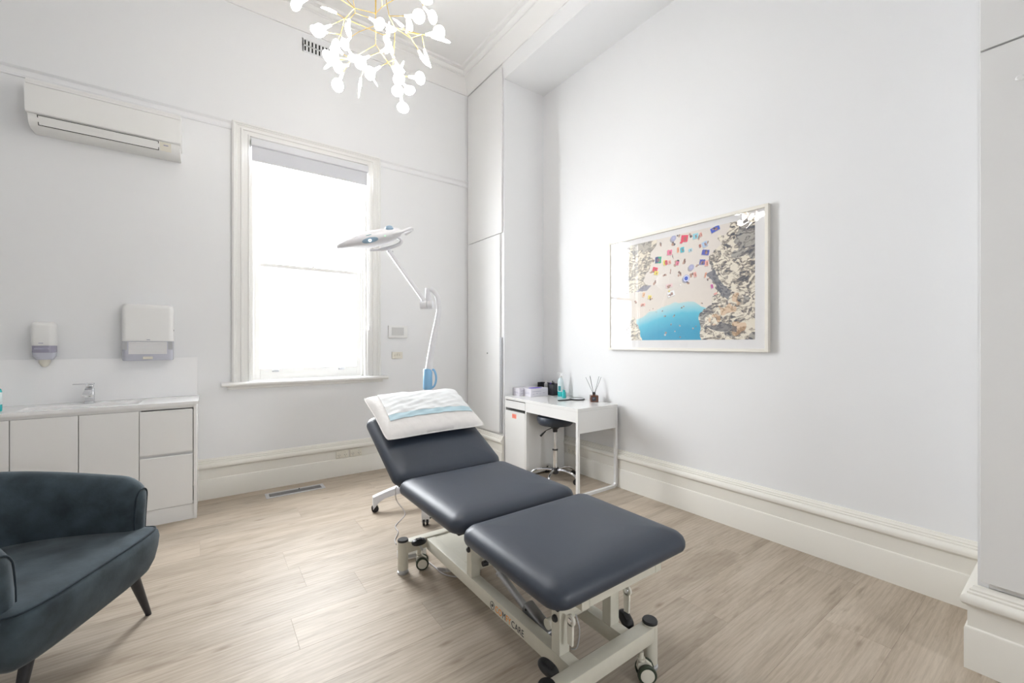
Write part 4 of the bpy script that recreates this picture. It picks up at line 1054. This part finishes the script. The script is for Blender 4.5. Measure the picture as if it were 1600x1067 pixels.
b = B(); b.lathe([(.060, .140), (.062, .150), (.062, .198), (.050, .212), (.040, .225), (.036, .30), (.034, .88), (.033, .97)], (0, 0, 0)); b.build('base_column', 'white_metal', ml, 50)
DEP = LB.x * SN + LB.y * CS
LP = lambda x, y, d=DEP: pic(x, y, d) - LB
xk = (LB.x * CS - LB.y * SN) / DEP * FOC + 800
path = [LP(xk, 606), LP(xk + .5, 592), LP(xk + 3, 566), LP(xk + 9, 530), LP(xk + 16, 495), LP(xk + 17.5, 480), LP(xk + 15, 464), LP(xk + 9.5, 455), LP(xk + 4, 452)]
sp_ = smoothpath(path, 6); b = B(); b.tube(sp_, [.034 - .014 * min(1, i / 30) for i in range(len(sp_))], 14); b.build('curved_pole', 'white_metal', ml, 60)
sl_ = B(); sl_.lathe([(.034, .925), (.0375, .932), (.0365, 1.085), (.033, 1.092)], (0, 0, 0), sx=1, sy=1)
gp = sl_.build('grip_sleeve', 'blue', ml)
hp = [LP(xk + 4, 580), LP(xk + 9, 577.5), LP(xk + 12.5, 585), LP(xk + 13, 594), LP(xk + 10, 603), LP(xk + 3, 608)]
b = B(); b.tube(smoothpath(hp, 5), .0085, 10); b.build('grip_handle', 'blue', ml, 60)
j0 = LP(xk + .5, 453); j1 = LP(xk + .5, 470); j2 = LP(xk + .5, 484)
b = B(); b.cyl(j0 + Vector((0, 0, .012)), j1, .023, n=24); b.build('swivel', 'white_metal', ml)
ja, jb = LP(xk - 11, 476), LP(xk + 8, 476)
b = B(); b.cyl(ja, ja * .46 + jb * .54, .036, n=28); b.build('joint', 'white_metal', ml)
b = B(); b.cyl(ja * .45 + jb * .55, ja * .42 + jb * .58, .033, n=28); b.build('joint_gap', 'greyplast', ml)
b = B(); b.cyl(ja * .42 + jb * .58, jb, .036, n=28); b.build('joint', 'white_metal', ml)
HD = DEP - .12
e0, e1 = LP(664, 472), LP(607, 391, HD)
b = B(); dd_ = (e1 - e0).normalized(); sd2 = dd_.cross(Vector((0, 0, 1))).normalized(); upv = sd2.cross(dd_)
rings = []
for p in (e0, e1): rings.append([p + sd2 * x + upv * y for x, y in rrect(.020, .016, .007, 4)])
b.ring_loft(rings); b.build('spring_arm', 'white_metal', ml, 40)
B().lathe([(.010, -.02), (.010, .02)], e1 + Vector((.01, -.01, -.012)), (1, 0, 0), 12).build('arm_screw', 'greyplast', ml)
# the head: flattened hull lofted between its two ends
hl, hr = LP(527, 387, HD), LP(628, 364, HD)
ax_ = (hr - hl); Lh = ax_.length; ax_.normalize()
nz = (Vector((0, 0, 1)) - ax_ * ax_.z).normalized(); nx = ax_.cross(nz).normalized()      # nx points away from / towards the viewer
if nx.dot(from_view(0, -1, 0)) < 0: nx = -nx
prof = [(0, .008, .03, -.002), (.02, .022, .06, -.002), (.07, .033, .09, -.003), (.15, .041, .118, -.002), (.25, .046, .142, .0), (.38, .055, .156, .002), (.52, .060, .158, .003), (.66, .060, .150, .004), (.80, .055, .128, .006), (.90, .044, .10, .010), (.96, .030, .07, .014), (1.0, .006, .02, .016)]
rings = []
for t_, hz, hw, up_ in prof:
    c_ = hl + ax_ * (Lh * t_) + nz * up_
    rings.append([c_ + (nx - nz * .18) * hw * math.copysign(abs(math.cos(a)) ** .75, math.cos(a)) + nz * hz * math.copysign(abs(math.sin(a)) ** .9, math.sin(a)) for a in [2 * PI * k / 32 for k in range(32)]])
hd = B().ring_loft(rings).build('head', 'white_metal', ml, 70)
def surf(t_, a):                      # point on the hull
    for i in range(len(prof) - 1):
        if prof[i][0] <= t_ <= prof[i + 1][0]:
            f = (t_ - prof[i][0]) / (prof[i + 1][0] - prof[i][0]); q = [prof[i][k] + f * (prof[i + 1][k] - prof[i][k]) for k in range(4)]
            c_ = hl + ax_ * (Lh * t_) + nz * q[3]
            return c_ + (nx - nz * .18) * q[2] * math.copysign(abs(math.cos(a)) ** .75, math.cos(a)) + nz * q[1] * math.copysign(abs(math.sin(a)) ** .9, math.sin(a))
def pad(name, m_, t0, t1, a0_, a1_, off, par, nu=20, nv=10):
    b = B(); g = []
    for i in range(nu + 1):
        row_ = []
        for j in range(nv + 1):
            u, v = -1 + 2 * i / nu, -1 + 2 * j / nv
            # squircle map
            x = u * math.sqrt(max(0, 1 - v * v * .42)) ; y = v * math.sqrt(max(0, 1 - u * u * .5))
            p = surf((t0 + t1) / 2 + x * (t1 - t0) / 2, (a0_ + a1_) / 2 + y * (a1_ - a0_) / 2)
            row_.append(b.bm.verts.new(p + nx * off))
        g.append(row_)
    for i in range(nu):
        for j in range(nv): b.bm.faces.new((g[i][j], g[i + 1][j], g[i + 1][j + 1], g[i][j + 1]))
    ex = bmesh.ops.extrude_face_region(b.bm, geom=b.bm.faces[:])
    for v in [e for e in ex['geom'] if isinstance(e, bmesh.types.BMVert)]: v.co += nx * .003
    return b.build(name, m_, par, 60)
bp_ = pad('button_panel', 'bluegrey', .47, .70, -.70, -.05, -.001, hd)
q = surf(.585, -.37); B().lathe([(.0, 0), (.010, 0), (.009, .004), (0, .005)], q + nx * .002, tuple(nx), 16).build('power_light', 'led', hd)
q = surf(.80, -.25); B().lathe([(.0, 0), (.004, 0), (.003, .002), (0, .002)], q, tuple(nx), 10).build('status_light', 'green_led', hd)
pad('printed_mark', 'teal', .54, .63, .20, .28, -.0025, hd, 6, 2)
q = LP(612, 360, HD); B().lathe([(.030, -.012), (.034, 0), (.026, .020), (.008, .028)], q + nz * -.012 + nx * .075, tuple(nz), 20).build('dimmer_knob', 'bluegrey', hd)
q = hl + ax_ * .05 + nz * .028; B().lathe([(.02, -.01), (.022, 0), (.016, .006), (.004, .008)], q - nz * .008 + nx * .03, tuple(nz), 16).build('dimmer_knob', 'bluegrey', hd)
# grab handle hooking out beyond the head and the yoke underneath
hh_ = [LP(600, 376, HD) + nx * .06, LP(615, 371, HD) + nx * .085, LP(630, 366, HD) + nx * .07, LP(641, 359, HD) + nx * .03, LP(642, 357, HD) - nx * .03, LP(630, 362, HD) - nx * .07]
b = B(); b.tube(smoothpath(hh_, 5), .013, 12); b.build('grab_handle', 'white_metal', hd, 70)
yk = [LP(578, 391, HD), LP(595, 390, HD), LP(612, 386, HD), LP(624, 381, HD), LP(627, 375, HD), LP(620, 370, HD)]
b = B(); b.tube(smoothpath(yk, 5), [.008] * 5 + [.013] * 21, 10); b.build('yoke', 'white_metal', ml, 70)
# lamp lead down to the floor
lead_px = [(624, 758, .20), (618, 772, .13), (621, 784, .06), (633, 803, .004), (618, 821, .004), (622, 831, .004), (617, 843, .004), (619, 850, .004)]
pts = [Vector((1.43, 3.10, .17))]
for x, y, z in lead_px:
    dz = (y - 536) / FOC; dep = (CAMH - z) / dz; pts.append(pic(x, y, dep))
b = B(); b.tube(smoothpath([q - LB for q in pts], 6), .0036, 8); b.build('lead', 'cord', ml, 70)
# power box and coiled cable behind the far castor
pb = thing('power_box', 'small white power box on the floor behind the couch crossbar', 'power box', (1.005, 2.430, 0), math.radians(-12))
b = B(); b.ring_loft([[(p, q, z) for p, q in rrect(.085 - i, .038 - i, .02)] for z, i in ((0, .003), (.004, 0), (.038, 0), (.050, .008))]); b.build('box_body', 'plast', pb, 40)
b = B(); b.box(-.03, .03, -.0395, -.037, .012, .03, .001, 1); b.build('switch_recess', 'greyplast', pb, 0)
cc_ = thing('coiled_cable', 'grey coiled cable lying on the floor beneath the couch', 'cable', (0, 0, 0))
b = B(); path = []
base = [Vector((1.06, 2.18, .012)), Vector((1.12, 2.12, .012)), Vector((1.20, 2.08, .012)), Vector((1.28, 2.08, .012))]
sp2 = smoothpath(base, 10)
for i in range(len(sp2) * 8):
    f = i / 8; k = min(int(f), len(sp2) - 2); p = sp2[k].lerp(sp2[k + 1], f - k); a = i * .9
    path.append(p + Vector((0, .008 * math.cos(a), .008 * math.sin(a))))
b.tube(path, .0030, 5)
b.tube(smoothpath([(1.05, 2.35, .005), (1.06, 2.22, .005), (1.07, 2.12, .005), (1.13, 2.05, .005), (1.25, 2.03, .005)], 8), .004, 8)
b.build('cable', 'cord', cc_, 70)
# ------------------------------------------------------------ velvet armchair
ch = thing('armchair', 'dark blue-grey velvet tub armchair on black tapered legs at the lower left', 'armchair', (-.391, 2.354, 0), math.radians(-27))
def dplan(ins, n=64):
    """plan of the seat: nearly straight bulging front, rounded back"""
    out = []
    W, F, R_ = .354, .078, .60
    k = 1 - ins / .36
    for i in range(n):
        a = 2 * PI * i / n; c_, s_ = math.cos(a), math.sin(a)
        if c_ >= 0: x = F * abs(c_) ** .42
        else: x = -R_ * abs(c_) ** .80
        y = W * math.copysign(abs(s_) ** (.55 if c_ >= 0 else .72), s_)
        out.append((-.26 + (x + .26) * k, y * k))
    return out
b = B(); rings = []
for ins, z in ((.10, .205), (.055, .212), (.030, .235), (.014, .275), (.004, .33), (.0, .375), (.004, .402), (.014, .416), (.030, .424), (.07, .431), (.16, .437), (.26, .440)):
    rings.append([(x, y, z) for x, y in dplan(ins)])
b.ring_loft(rings); b.build('seat', 'velvet', ch, 80)
pp = [(x, y, .4165) for x, y in dplan(.013, 120)]; b = B(); b.tube(pp, .0042, 8, closed=True); b.build('seat_piping', 'piping', ch, 80)
# wrap-around shell
N = 90
def cl(f):                            # centre line from the left arm front round the back to the right arm front
    pts = []
    A, Wd, Rb = .36, .352, .545
    a = PI / 2 + PI * f
    return a
CLP = []
Wd, Rb = .306, .545
for i in range(200):
    f = i / 199
    a = PI / 2 + PI * f; c_, s_ = math.cos(a), math.sin(a)
    CLP.append(Vector((-.0 - Rb * abs(c_) ** .78, Wd * math.copysign(abs(s_) ** .60, s_), 0)))
# resample evenly
Ls = [0]
for i in range(1, len(CLP)): Ls.append(Ls[-1] + (CLP[i] - CLP[i - 1]).length)
def along(s_):
    for i in range(1, len(Ls)):
        if Ls[i] >= s_ - 1e-9:
            f = (s_ - Ls[i - 1]) / max(Ls[i] - Ls[i - 1], 1e-9); return CLP[i - 1].lerp(CLP[i], f)
    return CLP[-1]
TOT = Ls[-1]; ds = [0, .004, .012, .024, .040, .06, .085, .115]
ss = ds + [.115 + (TOT - .23) * k / 60 for k in range(1, 60)] + [TOT - d for d in ds[::-1]]
rings = []; seam_l = []; seam_r = []
for s_ in ss:
    p = along(s_); q0 = along(max(0, s_ - .01)); q1 = along(min(TOT, s_ + .01)); d = (q1 - q0).normalized(); nrm = Vector((d.y, -d.x, 0))
    if nrm.dot(p - Vector((-.25, 0, 0))) < 0: nrm = -nrm
    e = min(s_, TOT - s_); mid = 1 - abs(s_ / TOT - .5) * 2
    q = max(0., 1 - e / .05); ht = .049 * math.sqrt(max(.02, 1 - q * q * .97))
    ztop = .660 + .080 * min(1, mid / .7) ** 1.3
    q = max(0., 1 - e / .11); ztop -= .10 * (1 - math.sqrt(max(0, 1 - q * q)))
    zb = .395; ring = []
    lean = lambda z: nrm * (.035 * ((z - .4) / .35) ** 1.3 if z > .4 else 0)
    for z in (zb, .42, .48, .55, ztop - ht * 1.1): ring.append(p + nrm * ht * (1.0) + lean(z) + Vector((0, 0, z)))
    for k in range(1, 8):
        a = PI * k / 8; z = ztop - ht * 1.1 + ht * 1.1 * math.sin(a); ring.append(p + nrm * ht * math.cos(a) + lean(z) + Vector((0, 0, z)))
    for z in (ztop - ht * 1.1, .55, .48, .42, zb): ring.append(p - nrm * ht * (1 + .18 * math.sin(PI * (z - zb) / (ztop - zb))) + lean(z) + Vector((0, 0, z)))
    rings.append(ring)
b = B(); b.ring_loft(rings); b.build('backrest', 'velvet', ch, 80)
for e in (ds.index(.012), len(ss) - 1 - ds.index(.012)):
    r_ = rings[e]; pp = [Vector(v) for v in r_[1:-1]]
    cen = sum(pp, Vector()) / len(pp); pp = [v + (v - cen).normalized() * .0015 for v in pp]
    B().tube(smoothpath(pp, 3), .0040, 8).build('arm_piping', 'piping', ch, 80)
for x, y, dx, dy in ((.02, .215, -.01, .115), (-.035, -.19, .0, -.06), (-.46, .20, -.05, .085), (-.46, -.20, -.05, -.085)):
    b = B(); b.cyl((x, y, .245), (x + dx, y + dy, .004), .022, .0115, 20); lg = b.build('leg', 'woodblack', ch)
    B().cyl((x + dx, y + dy, .004), (x + dx, y + dy, 0), .0115, n=16).build('glide', 'black', lg)

# ------------------------------------------------------------ branching chandelier
DC_ = 2.45
hub = pic(587, 21, DC_)
ct = thing('chandelier', 'branching brass chandelier with glowing leaf-like bulbs hanging from the ceiling', 'chandelier', (hub.x, hub.y, hub.z))
def W(x, y, dd=0.): return pic(x, y, DC_ + dd) - hub
b = B(); b.lathe([(.06, 0), (.06, -.022), (.05, -.028), (.006, -.030)], (0, 0, ZC - hub.z)); b.build('ceiling_rose', 'brass', ct)
b = B(); b.cyl((0, 0, ZC - hub.z - .028), (0, 0, -.006), .0042, n=12); b.build('stem', 'brass', ct)
nodes = {'A': (587, 21, 0), 'B': (587, 70, 0), 'C': (554, 13, -.12), 'C2': (555, 20, -.14), 'E': (597, 10.5, .12), 'F': (539, 29, .02), 'G': (532, 54, .03), 'H': (599.5, 55, .20), 'I': (617, 43.5, -.14),
         'K': (642.5, 60, -.20), 'L': (608, 25, -.2), 'M': (659, 54, -.10), 'N': (549, 92, -.14), 'Q': (594, 81, -.12), 'J': (615, 93, -.10), 'S': (569, 106, -.05), 'T': (622, 118, -.02), 'V': (622, 137, -.04),
         'U1': (520, -25, -.15), 'U2': (545, -45, .1), 'U3': (596, -40, -.2), 'U4': (648, -20, -.05), 'U5': (628, -55, .15), 'U6': (505, -18, .0), 'U7': (590, -75, .1), 'U8': (560, -80, -.1), 'W1': (586, 40, .22), 'W2': (560, 50, .25)}
P = {k: W(*v) for k, v in nodes.items()}
rods = [('A', 'C'), ('A', 'E'), ('A', 'B'), ('C', 'C2'), ('C', 'U1'), ('C', 'F'), ('C2', 'U2'), ('F', 'G'), ('F', 'H'), ('E', 'U3'), ('E', 'U4'), ('U3', 'L'), ('L', 'I'), ('I', 'J'), ('I', 'K'), ('K', 'M'), ('B', 'N'), ('B', 'Q'), ('Q', 'T'),
        ('J', 'T'), ('T', 'V'), ('C', 'U6'), ('U3', 'U5'), ('U1', 'U8'), ('U5', 'U7'), ('A', 'W1'), ('W1', 'W2'), ('N', 'S'), ('M', 'I')]
for a, c_ in rods: B().cyl(P[a], P[c_], .0021, n=8).build('branch', 'brass', ct)
# (node, socket px, tip px, depth of the socket, sense of the depth step, roll of the disc)
bl_ = [('F', 525, 20, 505, 11, 0, 1, 1.35), ('U6', 480, -1, 455, 11, 0, 1, .6), ('C2', 546, 30, 543, 55, -.12, 1, .95), ('C2', 577, 28, 600, 42, -.16, 1, .15), ('F', 518, 39, 487, 53, 0, 1, .2), ('G', 511, 51, 486, 48, .04, -1, .5),
       ('N', 535, 84, 519, 66, -.16, -1, .35), ('G', 527, 65, 520, 88, .06, 1, .6), ('N', 529, 90, 505, 88, -.13, -1, .35), ('N', 529, 94, 507, 105, -.1, 1, 1.3), ('N', 544, 102, 521, 104, -.15, 1, .15), ('N', 536, 113, 524, 142, -.14, 1, .3), ('G', 544, 77, 556, 98, 0, 1, .5),
       ('Q', 577, 88, 556, 98, -.14, -1, .4), ('S', 570, 90, 562, 108, -.03, -1, .3), ('S', 564, 122, 560, 152, -.05, 1, 1.5), ('J', 594, 104, 571, 119, -.12, 1, .3), ('S', 577, 112, 588, 132, -.02, 1, 1.5), ('J', 613, 104, 631, 138, -.12, 1, .1),
       ('T', 626, 122, 619, 151, .02, 1, .2), ('T', 628, 128, 645, 147, .03, 1, .35), ('T', 639, 120, 664, 123, 0, -1, .1), ('V', 626, 148, 631, 177, -.05, 1, .2), ('T', 625, 117, 628, 99, .02, -1, 1.3), ('J', 617, 95, 627, 113, -.06, 1, .9),
       ('J', 615, 90, 606, 63, -.1, 1, 1.2), ('H', 604, 56, 609, 38, .22, 1, 1.3), ('H', 608, 51, 603, 70, .2, 1, .7), ('Q', 595, 81, 612, 72, -.13, 1, .9), ('M', 635, 51, 642, 32, -.1, 1, .7), ('K', 629, 42, 620, 32, -.15, 1, 1.3), ('L', 632, 25, 664, 26, -.2, 1, .1),
       ('U4', 662, 11, 684, 36, -.05, 1, .55), ('U4', 650, -6, 674, 6, .0, 1, 1.0), ('M', 665, 54, 695, 49, -.1, 1, .25), ('M', 674, 57, 704, 66, -.06, 1, 1.35), ('M', 663, 77, 671, 104, -.08, 1, 1.3), ('K', 654, 79, 667, 102, -.2, 1, 1.2),
       ('W2', 548, 58, 534, 74, .27, 1, .4), ('W1', 600, 36, 616, 50, .3, 1, .7),
       ('U1', 500, -40, 478, -52, -.2, 1, .3), ('U1', 515, -50, 505, -76, -.1, 1, .8), ('U2', 535, -65, 522, -88, .15, 1, .4), ('U8', 548, -98, 536, -122, -.1, 1, .5), ('U8', 572, -100, 578, -128, -.1, 1, 1.2), ('U7', 600, -98, 612, -122, .12, 1, .3),
       ('U5', 645, -78, 664, -96, .2, 1, .6), ('U5', 655, -58, 682, -62, .15, 1, .2), ('U4', 672, -28, 698, -34, -.05, 1, .9), ('U3', 612, -62, 622, -88, -.3, 1, .3), ('U6', 486, -28, 462, -36, .05, 1, .8), ('U2', 530, -38, 508, -40, .2, 1, 1.2)]
def bulb_mesh():
    b = B(); b.lathe([(.0065, 0), (.0072, .004), (.0072, .022), (.0066, .030)], (0, 0, 0), n=14); me1 = b
    return b
nk = B().lathe([(.0062, 0), (.0070, .003), (.0070, .018), (.0066, .0185)], (0, 0, 0), n=14).build('socket', 'neck', None)
rings = []
for i in range(21):
    t_ = i / 20; z = .018 + .094 * t_
    if z < .044: w = .0068 + .0016 * (z - .018) / .026; th = w
    else:
        f = (z - .044) / .068; k_ = math.sqrt(max(0, 1 - (2 * f - 1) ** 2)); bl2 = min(1, f / .25)
        w = max(.0084 * (1 - bl2), 0.0335 * k_ ** .9); th = max(.0084 * (1 - bl2) + .0040 * bl2 * k_, .0012)
        if i == 20: w = .004
    rings.append([(w * math.cos(a), th * math.sin(a), z) for a in [2 * PI * k / 20 for k in range(20)]])
bb0 = B().ring_loft(rings).build('bulb', 'bulb', None, 60)
nk_me, bb_me = nk.data, bb0.data
bpy.data.objects.remove(nk); bpy.data.objects.remove(bb0)
LENB = .112
for node, sx_, sy_, tx, ty, dd_, sg, roll in bl_:
    s0 = W(sx_, sy_, dd_); fwd = from_view(0, 1, 0)
    lo_, hi_ = 0., LENB * 1.2
    f_ = lambda q_: (W(tx, ty, dd_ + sg * q_) - s0).length - LENB
    if f_(0.) < 0:
        for _ in range(30):
            m_ = (lo_ + hi_) / 2
            if f_(m_) < 0: lo_ = m_
            else: hi_ = m_
    d = (W(tx, ty, dd_ + sg * lo_) - s0).normalized()
    # disc normal: start from the direction to the room, rolled about the axis
    vw = (cam_ob.location - hub - s0).normalized(); nrm = (vw - d * vw.dot(d)).normalized(); nrm = Matrix.Rotation(roll, 3, d) @ nrm
    wx = d.cross(nrm).normalized() if False else nrm.cross(d).normalized()
    mt_ = Matrix((( wx.x, nrm.x, d.x, s0.x), (wx.y, nrm.y, d.y, s0.y), (wx.z, nrm.z, d.z, s0.z), (0, 0, 0, 1)))
    B().cyl(P[node], s0, .0019, n=8).build('branch', 'brass', ct)
    for nm, me_ in (('socket', nk_me), ('bulb', bb_me)):
        o = bpy.data.objects.new(nm, me_); COL.objects.link(o); o.parent = ct; o.matrix_local = mt_
